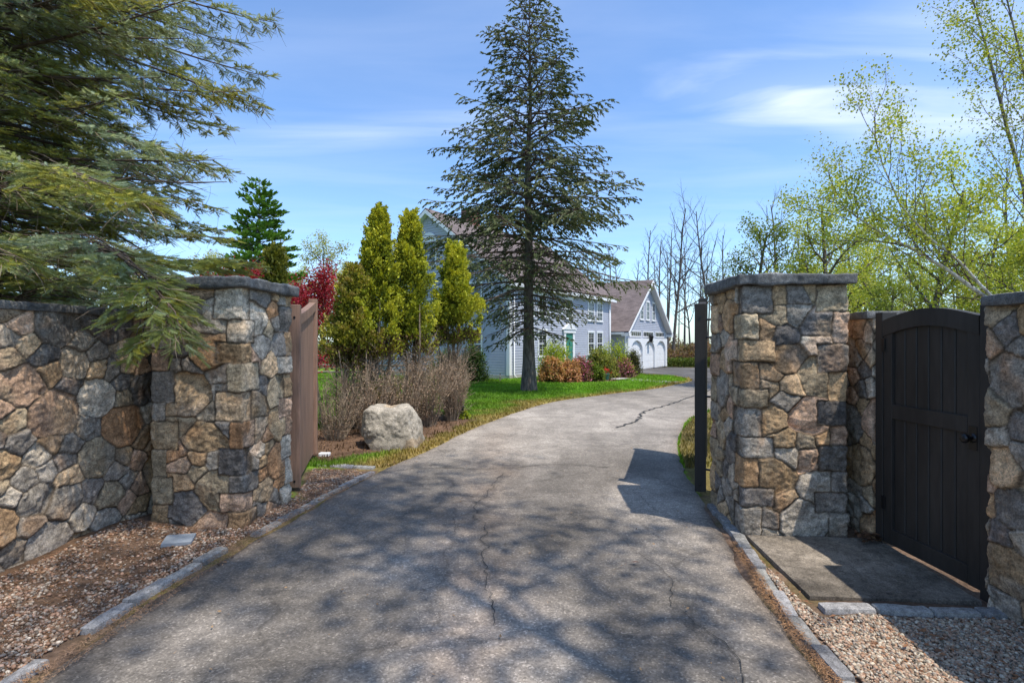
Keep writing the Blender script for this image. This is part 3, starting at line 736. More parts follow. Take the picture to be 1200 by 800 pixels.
# ------------------------------------------------------------------ swinging driveway gate leaves
def gate_leaf(label, near_, far_, face, mat_face, mat_frame, hinge_dir):
    near_ = np.array(near_, float); far_ = np.array(far_, float); d = far_ - near_; L = float(np.linalg.norm(d))
    t = thing('driveway_gate', label, 'gate', (near_[0], near_[1], 0), math.atan2(d[1], d[0]))
    def top(x): return 1.955 + .17 * (x / L) ** 1.3
    # x along leaf, y across (thickness .10)
    MB().box(0, .105, -.055, .055, .05, 1.965).build('stile', mat_frame, t, bevel=.006)
    MB().box(L - .10, L, -.055, .055, .05, top(L) + .03).build('stile', mat_frame, t, bevel=.006)
    mb = MB(); k = 16
    for i in range(k):
        a = .107 + (L - .209) * i / k; b = .107 + (L - .209) * (i + 1) / k
        za, zb = top(a) - .10 * (1 - (a / L)) , top(b) - .10 * (1 - (b / L))
        mb.add([(x, y, z) for y in (-.040, .040) for x, z in ((a, za - .11), (b, zb - .11), (b, zb), (a, za))],
               [np.array([(0, 1, 2, 3), (4, 7, 6, 5), (0, 4, 5, 1), (3, 2, 6, 7)])])
    mb.build('arched_rail', mat_face, t)
    for z0, z1 in ((.055, .19), (1.0, 1.11)):
        MB().box(.107, L - .102, *((.012, .040) if face > 0 else (-.040, -.012)), z0, z1).build('rail', mat_face, t, bevel=.003)
    n = 13; pw = (L - .209) / n
    mb = MB()
    for i in range(n):
        a = .107 + i * pw; b = a + pw
        mb.prism([(a + .002, .010), (a + .006, .018), (b - .006, .018), (b - .002, .010), (b - .002, -.010), (a + .002, -.010)], 'z', .07, top((a + b) / 2) - .12)
    mb.build('boards', mat_face, t)
    for z in (.28, 1.02, 1.62, 1.80):
        h = MB(); h.tube([(.03, .0, z), (.03 + hinge_dir[0], hinge_dir[1], z)], [.011, .011], 8); h.tube([(.03 + hinge_dir[0], hinge_dir[1], z - .05), (.03 + hinge_dir[0], hinge_dir[1], z + .05)], [.014, .014], 8)
        h.build('hinge', M['black_metal'], t, smooth=True)
    for z in (.12, 1.83):
        sign = -1 if face > 0 else 1
        MB().tube([(0.0, 0, z), (-.006, 0, z)], [.012, .012], 10).build('bolt', M['black_metal'], t)
    return t
gate_leaf('brown weathered driveway gate leaf standing open behind left pillar', (-2.27, 5.52), (-2.72, 7.25), 1, M['brown_board'], M['brown_board'], (-.03, .13))
gate_leaf('black driveway gate leaf seen edge on behind the right pillar', (1.915, 5.38), (2.57, 7.12), -1, M['dark_paint'], M['dark_paint'], (-.04, -.12))

# gate stop block
props(MB().box(-2.66, -2.52, 7.26, 7.36, 0, .045).build('gate_stop', M['white'], bevel=.005), 'small white block on the ground at the foot of the brown gate leaf', 'gate stop')

# ------------------------------------------------------------------ paving stones, kerbs, slab
V, F = rough_box(1.00, 1.02, .06, .02, .0035, 4, .010, (0, 0, 0), -TH)
sl = MB().add(V, F, np.array([.19, .160, .125]) * (1 + .5 * fbm(V, 2.2, 9, 4)[:, None])).build('landing_slab', M['slab'], smooth=True)
sl.location = (2.345, 3.70, -.002); props(sl, 'large brown grey flagstone landing in front of the garden gate', 'paving slab')
V, F = rough_box(.205, .185, .03, .02, .0015, 5, .004, (0, 0, 0), .1)
o = MB().add(V, F, np.ones(3)).build('paving_tile', M['bluestone'], smooth=True); o.location = (-2.60, 4.13, .028); o.rotation_euler = (.03, .04, .25)
props(o, 'single pale blue grey square tile lying on the gravel by left pillar', 'paving tile')
def kerb_line(pts, names, group, wd, seed, z=.012, cols=None):
    p = [np.array(a, float) for a in pts]; rg = np.random.default_rng(seed)
    for i, (a, b) in enumerate(zip(p[:-1], p[1:])):
        d = b - a; L = np.linalg.norm(d); c = (a + b) / 2
        V, F = rough_box(L - rg.uniform(.008, .02), wd * rg.uniform(.85, 1.12), .09, .018, .005, seed + i, .014, (0, 0, 0), 0)
        bc = np.array([.38, .37, .35]) * rg.uniform(.75, 1.2)
        bc = bc * np.array([1.0, rg.uniform(.97, 1.0), rg.uniform(.93, 1.02)])
        o = MB().add(V, F, bc * (1 + .2 * fbm(V, 9, 3, 3)[:, None])).build('kerb_stone', M['kerb'], smooth=True)
        o.location = (c[0] + rg.uniform(-.008, .008), c[1], gzf(c[1]) + z - .045 + .022 + rg.uniform(-.006, .006)); o.rotation_euler = (rg.uniform(-.03, .03), rg.uniform(-.02, .02), math.atan2(d[1], d[0]) + rg.uniform(-.04, .04))
        props(o, names[i] if i < len(names) else names[-1], 'kerb stone', group)
kr = [(1.515, 1.75), (1.505, 2.1), (1.53, 2.42), (1.55, 2.70), (1.58, 2.98), (1.635, 3.30), (1.70, 3.63), (1.76, 3.95), (1.815, 4.25), (1.845, 4.52), (1.875, 4.8), (1.91, 5.08)]
nr_ = ['kerb stone out at the bottom edge right of the driveway', 'grey kerb stone running off the bottom edge right of the driveway',
       'short grey kerb stone beside the right gravel, just above the bottom edge', 'grey kerb stone against the right gravel, well below the flagstone landing', 'grey kerb stone next to the near corner of the flagstone landing',
       'long pale kerb stone beside the near half of the flagstone landing', 'long pale kerb stone beside the far half of the flagstone landing',
       'kerb stone just in front of the right pillar corner', 'kerb stone at the foot of the right pillar front corner', 'narrow kerb stone along the right pillar side face',
       'farthest kerb stone by the right pillar, near black gate leaf']
kerb_line(kr, nr_, 'granite kerb stones along the right edge of the driveway', .085, 60)
kl = [(-2.33, 2.05), (-2.31, 2.38), (-2.29, 2.60)]
kerb_line(kl, ['half buried kerb stone at bottom left corner of the driveway', 'kerb stone at left driveway edge nearest the bottom corner'], 'granite kerb stones along the left edge of the driveway', .08, 80, z=.004)
kl = [(-2.285, 2.84), (-2.28, 3.15), (-2.255, 3.46), (-2.21, 3.72), (-2.165, 4.0)]
kerb_line(kl, ['pale long kerb stone at left driveway edge, below the square tile', 'long pale kerb stone, second toward the camera from the left pillar tile',
               'short pale kerb stone beside the square tile on the gravel', 'grey kerb stone between square tile and left pillar corner'], 'granite kerb stones along the left edge of the driveway', .085, 90)
kl = [(-2.10, 4.28), (-2.04, 4.62), (-1.97, 4.98), (-1.91, 5.33), (-1.85, 5.68), (-1.77, 6.02), (-1.68, 6.38)]
kerb_line(kl, ['kerb stone level with the left pillar front corner', 'sunken kerb stone beside left pillar side face', 'sunken kerb stone by the left pillar back corner', 'sunken kerb stone next to the near edge of the brown gate leaf',
               'sunken kerb stone beside the brown gate leaf', 'last sunken kerb stone before the row of edging pavers'], 'granite kerb stones along the left edge of the driveway', .075, 110, z=.0)
kl = [(-2.62, 6.72), (-2.28, 6.66), (-1.98, 6.62), (-1.70, 6.58)]
kerb_line(kl, ['edging paver next to the brown gate leaf across the verge', 'middle edging paver of the short row across the verge', 'edging paver of the short row nearest the driveway'], 'short row of edging pavers across the left verge', .10, 130)
kl = [(1.80, 3.10), (2.10, 3.085), (2.42, 3.06), (2.68, 3.045), (2.86, 3.03)]
kerb_line(kl, ['pale edging stone at the landing slab corner nearest the driveway', 'edging stone at middle of the flagstone landing front', 'speckled grey edging stone of the landing, toward the stone wall end', 'edging stone of the landing touching the stone wall end'], 'row of edging stones in front of the flagstone landing', .085, 150, z=.010)

# ------------------------------------------------------------------ gravel, litter
ico = []
ph = (1 + 5 ** .5) / 2
ICV = unit(np.array([(-1, ph, 0), (1, ph, 0), (-1, -ph, 0), (1, -ph, 0), (0, -1, ph), (0, 1, ph), (0, -1, -ph), (0, 1, -ph), (ph, 0, -1), (ph, 0, 1), (-ph, 0, -1), (-ph, 0, 1)]))
ICF = np.array([(0, 11, 5), (0, 5, 1), (0, 1, 7), (0, 7, 10), (0, 10, 11), (1, 5, 9), (5, 11, 4), (11, 10, 2), (10, 7, 6), (7, 1, 8), (3, 9, 4), (3, 4, 2), (3, 2, 6), (3, 6, 8), (3, 8, 9), (4, 9, 5), (2, 4, 11), (6, 2, 10), (8, 6, 7), (9, 8, 1)])
PC = 1.22 * np.array([(.52, .44, .36), (.42, .31, .24), (.30, .27, .25), (.46, .32, .25), (.57, .52, .45), (.20, .17, .14), (.38, .24, .17)])
def in_view(P, ymin=1.9): return (P[:, 1] > ymin) & (np.abs(P[:, 0]) < P[:, 1] * 1.15 + .3)
def pebbles(name, poly, N, smin, smax, seed, dens=None, tint=(1, 1, 1)):
    rg = np.random.default_rng(seed); pa = np.array(poly); lo, hi = pa.min(0), pa.max(0)
    P = rg.uniform(lo, hi, (N * 6, 2)); P = P[inpoly(P, poly)]; P = P[in_view(P)]
    P = P[(dist_poly(P, poly + [poly[0]]) > .01)]
    if dens is not None: P = P[rg.random(len(P)) < dens(P)]
    P = P[:N]; n = len(P)
    s_ = smin + (smax - smin) * rg.random(n) ** 2
    a = unit(rg.normal(0, 1, (n, 3)) * [1, 1, .25]); nn = unit(rg.normal(0, .35, (n, 3)) + [0, 0, 1])
    size = np.c_[s_, s_ * rg.uniform(.55, .95, n), s_ * rg.uniform(.35, .7, n)]
    z = gheight(P[:, 0], P[:, 1]) + .012 * fbm(np.c_[P, 0 * P[:, 0]], 3, 3, 3) + size[:, 2] * rg.uniform(.1, 1.1, n)
    col = PC[rg.integers(0, len(PC), n)] * rg.uniform(.7, 1.15, (n, 1)) * np.array(tint)
    V, F, C = scatter(ICV, ICF, np.c_[P, z], a, nn, size, col)
    o = MB().add(V, F, C).build(name, M['pebble'], smooth=True); return o
GLp = [(-3.32, 1.5), (-2.34, 1.5), (-2.33, 3.2), (-2.2, 3.9), (-1.96, 5.2), (-1.74, 6.3), (-1.9, 6.5), (-2.45, 6.5), (-2.2, 5.4), (-2.27, 4.44), (-3.05, 4.44), (-3.23, 4.5)]
props(pebbles('gravel', GLp, 12500, .004, .016, 1, lambda P: .25 + .75 * sstep(-.35, .35, fbm(np.c_[P, 0 * P[:, 0]], 2.2, 19, 3) + .5 * (P[:, 0] + 2.9)), (.85, .78, .70)), 'tan and brown gravel mixed with needles on left of the driveway', 'gravel', kind='stuff')
GRp = [(1.57, 1.5), (3.0, 1.5), (2.84, 3.0), (1.77, 3.04), (1.76, 3.3), (1.84, 4.2), (1.79, 4.0), (1.66, 3.2), (1.60, 2.6)]
props(pebbles('gravel', GRp, 24000, .005, .0135, 2, None, (.84, .80, .71)), 'pale pink and tan gravel bed below the flagstone landing', 'gravel', kind='stuff')
def litter(name, label, poly, N, seed, L=.05, wd=.0016, col=(.24, .13, .07), leaf=False, zf=None):
    rg = np.random.default_rng(seed); pa = np.array(poly); P = rg.uniform(pa.min(0), pa.max(0), (N * 6, 2)); P = P[inpoly(P, poly)]; P = P[in_view(P)][:N]; n = len(P)
    a = unit(rg.normal(0, 1, (n, 3)) * [1, 1, .15]); nn = unit(rg.normal(0, .3, (n, 3)) + [0, 0, 1])
    z = (gheight(P[:, 0], P[:, 1]) if zf is None else zf(P)) + rg.uniform(.006, .016, n)
    C = np.array(col) * rg.uniform(.5, 1.5, (n, 1))
    if leaf: T = [(-1, 0, .0), (-.2, -.45, .15), (1, 0, .1), (-.1, .5, .12)]; Fq = [(0, 1, 2, 3)]; sz = np.repeat((L * rg.uniform(.5, 1.2, n))[:, None], 3, 1)
    else: T = [(-1, -1, 0), (1, 0, .1), (-1, 1, 0)]; Fq = [(0, 1, 2)]; sz = np.c_[L * rg.uniform(.4, 1.1, n), np.full(n, wd), np.full(n, .05)]
    V, F, Cc = scatter(T, np.array(Fq), np.c_[P, z], a, nn, sz, C)
    return props(MB().add(V, F, Cc).build(name, M['litter']), label, 'litter', kind='stuff')
litter('pine_needles', 'rusty fallen needles scattered over the left gravel bed', GLp, 16000, 3, .026, .0013)
litter('dead_leaves', 'dry brown leaves strewn on the left gravel and verge', [(-3.3, 2), (-2.3, 2), (-1.6, 6.4), (-.8, 9.4), (-1.5, 11), (-3.6, 9), (-3.4, 6.4), (-2.5, 6.4), (-2.3, 4.4), (-3.2, 4.4)], 1500, 4, .02, col=(.30, .17, .09), leaf=True)
litter('dead_leaves', 'dry leaves gathered on the right gravel and beside the kerb', [(1.60, 1.9), (2.9, 1.9), (2.8, 3.0), (1.82, 3.05), (1.8, 3.9), (1.7, 3.4)], 260, 5, .018, col=(.25, .12, .06), leaf=True)
litter('dead_leaves', 'heap of dark dead leaves in the corner between right pillar and garden gate', [(2.66, 4.0), (2.82, 4.05), (2.82, 4.17), (2.70, 4.19)], 90, 6, .028, col=(.12, .06, .03), leaf=True, zf=lambda P: .045 + .03 * RNG.random(len(P)))
litter('needle_debris', 'thin line of orange needles and grit along the driveway edges', [(1.40, 1.9), (1.50, 1.9), (1.52, 2.6), (1.62, 3.3), (1.75, 4.1), (1.68, 4.1), (1.54, 3.3), (1.44, 2.6)], 2600, 7, .02, .0016, (.36, .20, .10), zf=lambda P: np.full(len(P), .018))
litter('needle_debris', 'orange needles and grit along the left driveway edge', [(-2.32, 1.9), (-2.15, 1.9), (-2.0, 4.2), (-1.6, 6.3), (-1.68, 6.3), (-2.12, 4.2)], 3800, 8, .02, .0016, (.33, .20, .12), zf=lambda P: np.full(len(P), .018))
litter('drive_debris', 'scattered needles and bits of leaf on the driveway', [(-2.1, 1.9), (1.4, 1.9), (1.9, 6), (2.6, 9), (-.7, 9), (-1.7, 6)], 1100, 15, .012, .0016, (.26, .17, .10), zf=lambda P: np.full(len(P), .018))
litter('dead_leaves', 'few dry leaf scraps dotted over the driveway', [(-2.1, 1.9), (1.4, 1.9), (1.9, 6), (2.6, 9), (-.7, 9), (-1.7, 6)], 90, 16, .014, col=(.30, .19, .10), leaf=True, zf=lambda P: np.full(len(P), .018))
o = litter('fallen_leaf', 'x', [(.85, 3.66), (.90, 3.66), (.90, 3.71), (.85, 3.71)], 1, 12, .035, col=(.30, .12, .06), leaf=True, zf=lambda P: np.full(len(P), .022))
o['label'] = 'single curled brown leaf lying on the dark asphalt'; o['category'] = 'leaf'; del o['kind']

# ------------------------------------------------------------------ grass blades
def grass():
    rg = np.random.default_rng(20); N = 420000
    d = 6.6 * np.exp(rg.random(N) * math.log(34 / 6.6)); t = rg.uniform(-.62, .48, N)
    x = t * d; P = np.c_[x, d]
    k = ~inpoly(P, DRIVE); P = P[k]; col, g = zones(P[:, 0], P[:, 1])
    hb = inpoly(P, [(-.5, 25.6), (8, 39), (-4, 46), (-12, 33)])
    k = (rg.random(len(P)) < g * .9 + .04) & ~hb; P = P[k]; col = col[k]; n = len(P)
    y = P[:, 1]; h = rg.uniform(.03, .065, n) * (1 + .02 * y); wdt = .0035 + .0011 * y
    an = rg.uniform(0, 2 * pi, n); lean = np.c_[np.cos(an), np.sin(an)] * (h * .45)[:, None]
    sdv = np.c_[-np.sin(an), np.cos(an)] * wdt[:, None]
    z0 = gz(y)
    V = np.stack([np.c_[P - sdv, z0], np.c_[P + sdv, z0], np.c_[P + lean, z0 + h]], 1).reshape(-1, 3)
    F = np.arange(3 * n).reshape(n, 3)
    C = np.repeat(np.clip(col * rg.uniform(.75, 1.45, (n, 1)) * [1.0, 1.0, 1.0], 0, 1), 3, 0)
    props(MB().add(V, F, C).build('lawn_grass', M['grass']), 'bright green mown lawn beside the curving driveway', 'grass', kind='stuff')
grass()

# ------------------------------------------------------------------ boulder
def polyrock(center, planes, seed, sub=5, amp=.02):
    import bmesh
    bm = bmesh.new(); bmesh.ops.create_icosphere(bm, subdivisions=sub, radius=1)
    D = np.array([v.co[:] for v in bm.verts]); Fc = np.array([[v.index for v in f.verts] for f in bm.faces]); bm.free(); D = unit(D)
    r = np.full(len(D), 9.0)
    for nrm, h in planes:
        nrm = unit(nrm); dd = D @ nrm; rr = np.where(dd > 1e-3, h / np.maximum(dd, 1e-3), 9)
        kk = 22.0; r = np.where(np.abs(r - rr) < .05, np.minimum(r, rr) - (.05 - np.abs(r - rr)) ** 2 * 4, np.minimum(r, rr))
    V = D * r[:, None]
    V = V + D * (amp * fbm(V, 3.5, seed, 5, .55) - .35 * amp * np.abs(fbm(V, 6, seed + 4, 3)))[:, None]
    return V, Fc
V, F = polyrock((0, 0, 0), [((.05, -.1, 1), .30), ((-1, -.15, .12), .42), ((1, -.2, .30), .40), ((0, -1, .22), .30), ((0, 1, .1), .32), ((-.55, -.9, .15), .37), ((.6, -.7, .5), .40), ((0, 0, -1), .34), ((-.5, 0, .9), .40), ((.85, .1, .75), .42), ((-.2, -.8, .9), .38), ((-.75, -.1, -.5), .43)], 6, 6, .045)
bc = np.array([.42, .365, .285]) * (1 + .25 * fbm(V, 3, 8, 4)[:, None]); bc = np.where((fbm(V, 1.8, 4, 3) > .25)[:, None], bc * [1.05, .92, .78], bc)
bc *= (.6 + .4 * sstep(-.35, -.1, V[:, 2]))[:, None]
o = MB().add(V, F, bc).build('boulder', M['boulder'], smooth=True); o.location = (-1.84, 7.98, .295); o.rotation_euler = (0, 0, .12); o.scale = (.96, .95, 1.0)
props(o, 'large pale squarish boulder on the verge in front of the cedar trees', 'boulder')

# ------------------------------------------------------------------ trees
def rotaround(v, ax, ang):
    ax = unit(ax); c, s_ = cos(ang), sin(ang)
    return v * c + np.cross(ax, v) * s_ + ax * np.dot(ax, v) * (1 - c)
def limb(rg, p, d, L, r0, r1, n, wob, trop):
    pts = [np.array(p, float)]; d = unit(d); dirs = [d]
    for i in range(n):
        d = unit(d + rg.normal(0, wob, 3) + np.array([0, 0, trop])); pts.append(pts[-1] + d * L / n); dirs.append(d)
    return np.array(pts), np.linspace(r0, r1, n + 1), dirs
def grow(rg, base, d, L, r0, spec, lvl=0, out=None):
    """spec: per level dict(n, ratio, ang, start, wob, trop, seg)"""
    if out is None: out = {}
    s = spec[lvl]
    last = lvl == len(spec) - 1
    pts, rad, dirs = limb(rg, base, d, L, r0, r0 * (.25 if not last else .35), s['seg'], s['wob'], s['trop'])
    out.setdefault(lvl, []).append((pts, rad))
    if last: return out
    c = spec[lvl + 1]; n = c['n'] if lvl == 0 else max(2, int(c['n'] * (.6 + .4 * rg.random())))
    ph0 = rg.uniform(0, 2 * pi)
    for k in range(n):
        t = c['start'] + (1 - c['start']) * (k + rg.random() * .8) / n; f = t * s['seg']; i = min(int(f), s['seg'] - 1); f -= i
        p = pts[i] * (1 - f) + pts[i + 1] * f; dd = dirs[i + 1]; r = rad[i] * (1 - f) + rad[i + 1] * f
        perp = np.cross(dd, [0.3, .2, 1] if abs(dd[2]) < .9 else [1, 0, 0]); perp = rotaround(unit(perp), dd, ph0 + k * 2.4)
        nd_ = rotaround(dd, perp, c['ang'] * rg.uniform(.7, 1.25))
        ln = L * c['ratio'] * (1.15 - .75 * t if lvl == 0 else 1.0 - .45 * t) * rg.uniform(.75, 1.15)
        grow(rg, p, nd_, ln, min(r * .62, r0 * .5), spec, lvl + 1, out)
    return out
LEAFT = [(0, 0, 0), (.45, -.38, .10), (1, 0, -.04), (.45, .38, .10)]
def leaf_mesh(rg, anchors, per, size, cols, spread=.12, up=.6, droop=0.0):
    A = np.repeat(anchors, per, 0); n = len(A)
    pos = A + rg.normal(0, spread, (n, 3))
    a = unit(rg.normal(0, 1, (n, 3)) + [0, 0, -droop]); nn = unit(rg.normal(0, 1, (n, 3)) + [0, 0, up])
    cl = fbm(pos, .9, 5, 2)
    cols = np.array(cols); c = cols[rg.integers(0, len(cols), n)] * (1 + .25 * cl + rg.uniform(-.2, .25, n))[:, None]
    s_ = size * rg.uniform(.6, 1.25, n)
    return scatter(LEAFT, np.array([(0, 1, 2, 3)]), pos, a, nn, s_, c)
def build_tree(name, label, cat, loc, rg, H, r0, spec, bark, leafcol=None, per=3, size=.06, spread=.1, dir0=(0, 0, 1), group=None, sides=(8, 5, 4, 3), twig=None, leafmat='leaf', leaf_lvls=1, out=None, crown_name='crown'):
    t = thing(name, label, cat, loc, 0, group)
    if out is None: out = grow(rg, (0, 0, -.05), dir0, H, r0, spec)
    lv = sorted(out); mb = MB()
    for l in lv[:2]:
        v, f = tubes(out[l], sides[min(l, len(sides) - 1)]); mb.add(v, f)
    mb.build('trunk', M[bark], t, smooth=True)
    if len(lv) > 2:
        mb = MB()
        for l in lv[2:]:
            v, f = tubes(out[l], sides[min(l, len(sides) - 1)]); mb.add(v, f)
        mb.build('branches', M[twig or bark], t, smooth=True)
    if leafcol is not None:
        anc = np.concatenate([p[1:] for l in lv[-leaf_lvls:] for p, r in out[l]])
        v, f, c = leaf_mesh(rg, anc, per, size, leafcol, spread)
        MB().add(v, f, c).build(crown_name, M[leafmat], t)
    return t

BARE = [dict(n=1, ratio=1, ang=0, start=0, wob=.035, trop=.02, seg=9), dict(n=16, ratio=.42, ang=.75, start=.32, wob=.12, trop=.10, seg=6), dict(n=6, ratio=.45, ang=.65, start=.25, wob=.16, trop=.06, seg=4), dict(n=5, ratio=.5, ang=.6, start=.2, wob=.2, trop=.04, seg=3)]
TRUNKY = [dict(n=1, ratio=1, ang=0, start=0, wob=.02, trop=.02, seg=9), dict(n=12, ratio=.25, ang=.8, start=.5, wob=.12, trop=.12, seg=5), dict(n=5, ratio=.45, ang=.6, start=.25, wob=.16, trop=.06, seg=3), dict(n=6, ratio=.6, ang=.6, start=.2, wob=.2, trop=.04, seg=2)]
LEAFY = [dict(n=1, ratio=1, ang=0, start=0, wob=.05, trop=.02, seg=8), dict(n=18, ratio=.44, ang=.95, start=.16, wob=.12, trop=.05, seg=6), dict(n=8, ratio=.46, ang=.75, start=.2, wob=.16, trop=.01, seg=4), dict(n=6, ratio=.48, ang=.8, start=.15, wob=.2, trop=.0, seg=3)]
YG = [(.46, .50, .075), (.37, .44, .065), (.56, .56, .13), (.27, .33, .05)]

# --- conifers
BR1 = [(0, 0, 0), (.45, -.20, .0), (1, 0, -.06), (.45, .20, .0), (.45, 0, .2), (.45, 0, -.2)]
BR1F = np.array([(0, 1, 2, 3), (0, 4, 2, 5)])
def needle_twig(rg, n):
    """bottle-brush twig, unit length 1, needles about .16 long"""
    V = []; F = []
    for i in range(n):
        t = (i + .5) / n; a = i * 2.4 + rg.uniform(-.3, .3); L = .21 * (1 - .35 * t) * rg.uniform(.8, 1.15)
        if t > .93: L *= .8
        rd = np.array([0, cos(a), sin(a)]); d = unit(rd + np.array([.45 + .6 * t, 0, .18]))
        s_ = unit(np.cross(d, rd)) * .024; p = np.array([t, 0, 0])
        k = len(V); V += [p - s_, p + s_, p + d * L]; F.append((k, k + 1, k + 2))
    return np.array(V), np.array(F)
def conifer(rg, H, z0, Lf, spacing, per, rise, droop, lat_sp, tw_sp, tw_len, tmpl, cols, bare=.3, trunk_r=.2, keep=None, lat_ratio=.38, azf=None, limb_r=.035, dead=0, extra=None, latdroop=.15, jit=.18, uplift=.0, bushy=0):
    trunk = [(np.array([[.03 * noise3(np.array([0, 0, z * .4]), 1, 3) * z * .3, 0, z] for z in np.linspace(-.1, H, 14)]), trunk_r * np.clip(1 - np.linspace(0, 1, 14), .03, 1) ** 1.0 * np.r_[1.45, 1.12, np.ones(12)])]
    limbs = []; lats = []; tp = []; td = []; tl = []; deadt = []
    z = z0; wh = 0
    def do_limb(pts, rad, L, seglen):
        limbs.append((pts, rad)); n = len(pts) - 1
        npos = int(L / lat_sp)
        for k in range(npos):
            t = (k + rg.random()) / npos
            if t < .10: continue
            f = t * n; i = min(int(f), n - 1); f -= i; p = pts[i] * (1 - f) + pts[i + 1] * f; d = unit(pts[i + 1] - pts[i])
            side = unit(np.cross(d, [0, 0, 1])) * (1 if k % 2 else -1)
            ll = L * lat_ratio * (1 - t) ** .75 * rg.uniform(.6, 1.2) + .14 * min(1, L)
            ld = unit(d * rg.uniform(.55 - .25 * bushy, .95) + side * rg.uniform(.7, 1.0 + .3 * bushy) + np.array([0, 0, rg.uniform(-.15, .1) - latdroop]))
            lp, lr, _ = limb(rg, p, ld, ll, limb_r * .28 * (1 - .6 * t), .002, 4, .07, -latdroop * .4 + uplift)
            lats.append((lp, lr))
            m = max(1, int(ll / tw_sp))
            tt = rg.random(m * 2); tt = tt[tt > (bare * (1 - t) * 1.0)] 
            if len(tt) == 0: continue
            fi = tt * 4; ii = np.minimum(fi.astype(int), 3); ff = (fi - ii)[:, None]
            pp = lp[ii] * (1 - ff) + lp[ii + 1] * ff; dd_ = unit(lp[ii + 1] - lp[ii])
            sd_ = unit(np.cross(dd_, [0, 0, 1.0])) * np.where(rg.random(len(tt)) < .5, 1, -1)[:, None]
            tp.append(pp); td.append(unit(dd_ * .9 + sd_ * rg.uniform(.2 + .2 * bushy, 1.0 + .4 * bushy, (len(tt), 1)) + np.c_[rg.normal(0, .12, (len(tt), 2)), rg.normal(uplift * 2 - latdroop * .5, .2, len(tt))])); tl.append(tw_len * rg.uniform(.6, 1.2, len(tt)))
            tp.append(lp[-1:]); td.append(unit(lp[-1:] - lp[-2:-1])); tl.append(np.array([tw_len]))
    while z < H - .25:
        for k in range(per):
            az = wh * 1.3 + k * 2 * pi / per + rg.uniform(-.35, .35); L = Lf(z) * rg.uniform(1 - jit * 1.6, 1 + jit * .6)
            if azf is not None:
                L *= azf(az, z)
            if L < .08: continue
            zz = z + rg.uniform(-.5, .5) * spacing; el = rise(z)
            p = np.array([0, 0, zz]); d = np.array([cos(az) * cos(el), sin(az) * cos(el), sin(el)])
            n = 7; pts = [p]
            for i in range(n):
                tr = -droop * (1 - i / n * 1.7); d = unit(d + np.array([0, 0, tr]) + rg.normal(0, .035, 3)); pts.append(pts[-1] + d * L / n)
            pts = np.array(pts); rad = np.linspace(limb_r * (.4 + .6 * L / 3.5), .004, n + 1)
            do_limb(pts, rad, L, L / n)
        z += spacing * rg.uniform(.8, 1.2); wh += 1
    for zz, L in (dead or []):
        az = rg.uniform(0, 2 * pi); lp, lr, _ = limb(rg, (0, 0, zz), (cos(az), sin(az), -.15), L, .022, .004, 5, .10, -.03); limbs.append((lp, lr))
        for k in range(int(L * 9)):
            t = rg.uniform(.2, 1); i = min(int(t * 5), 4); p = lp[i]; dd_ = unit(rg.normal(0, 1, 3) * [1, 1, .5] + unit(lp[i + 1] - lp[i])); lats.append(limb(rg, p, dd_, rg.uniform(.15, .5), .006, .002, 4, .15, -.02)[:2])
    for (pts, L) in (extra or []):
        pts = np.array(pts, float); do_limb(pts, np.linspace(.017, .003, len(pts)), L, 0); do_limb(pts + rg.normal(0, .03, 3), np.linspace(.010, .003, len(pts)), L, 0)
    tp = np.concatenate(tp); td = np.concatenate(td); tl = np.concatenate(tl)
    if keep is not None:
        k = keep(tp, td, tl); tp, td, tl = tp[k], td[k], tl[k]
    nn = unit(rg.normal(0, .35, (len(tp), 3)) + [0, 0, 1])
    cols = np.array(cols); cn_ = fbm(tp, 1.1, 3, 2)
    ci = np.clip(((cn_ * .6 + .5) * len(cols) + rg.normal(0, .7, len(tp))).astype(int), 0, len(cols) - 1)
    C = cols[ci] * (1 + .15 * noise3(tp, 3, 9) + rg.uniform(-.18, .22, len(tp)))[:, None]
    V, F, CC = scatter(tmpl[0], tmpl[1], tp, td, nn, tl, C)
    return trunk, limbs, lats, (V, F, CC), (tp, td, tl)

rg = np.random.default_rng(3)
def Lf(z):
    if z < 2.6: return 1.9
    if z < 4.6: return 1.9 + (z - 2.6) * 1.32
    return 4.65 * max(0, (14.5 - z) / 9.9) ** .85
SP = np.array([.59, 18.4])
BR2 = [(0, 0, 0), (.45, -.16, .0), (1, 0, -.06), (.45, .16, .0), (.45, 0, .16), (.45, 0, -.16)]
trunk, limbs, lats, fol, _ = conifer(rg, 14.1, 2.3, Lf, .40, 7, lambda z: .02 + .05 * (z - 3), .10, .12, .062, .15, (BR2, BR1F),
    [(.080, .105, .040), (.125, .150, .062), (.185, .205, .098), (.26, .275, .16)], bare=.62, trunk_r=.215, keep=lambda tp, td, tl: rg.random(len(tp)) > np.where(tp[:, 2] < 4.9, .68, .12), dead=[(zz, rg.uniform(.9, 2.1)) for zz in np.linspace(2.0, 4.6, 14)], limb_r=.04, latdroop=.22)
t = thing('spruce_tree', 'tall solitary grey green spruce with bare lower trunk on the lawn before the house', 'tree', (SP[0], SP[1], gzf(SP[1])), .4)
v, f = tubes(trunk, 12); MB().add(v, f).build('trunk', M['bark'], t, smooth=True)
v, f = tubes(limbs, 5); mb = MB().add(v, f); v, f = tubes(lats, 3); mb.add(v, f); mb.build('branches', M['bark_twig'], t, smooth=True)
MB().add(*fol).build('foliage', M['needle'], t)

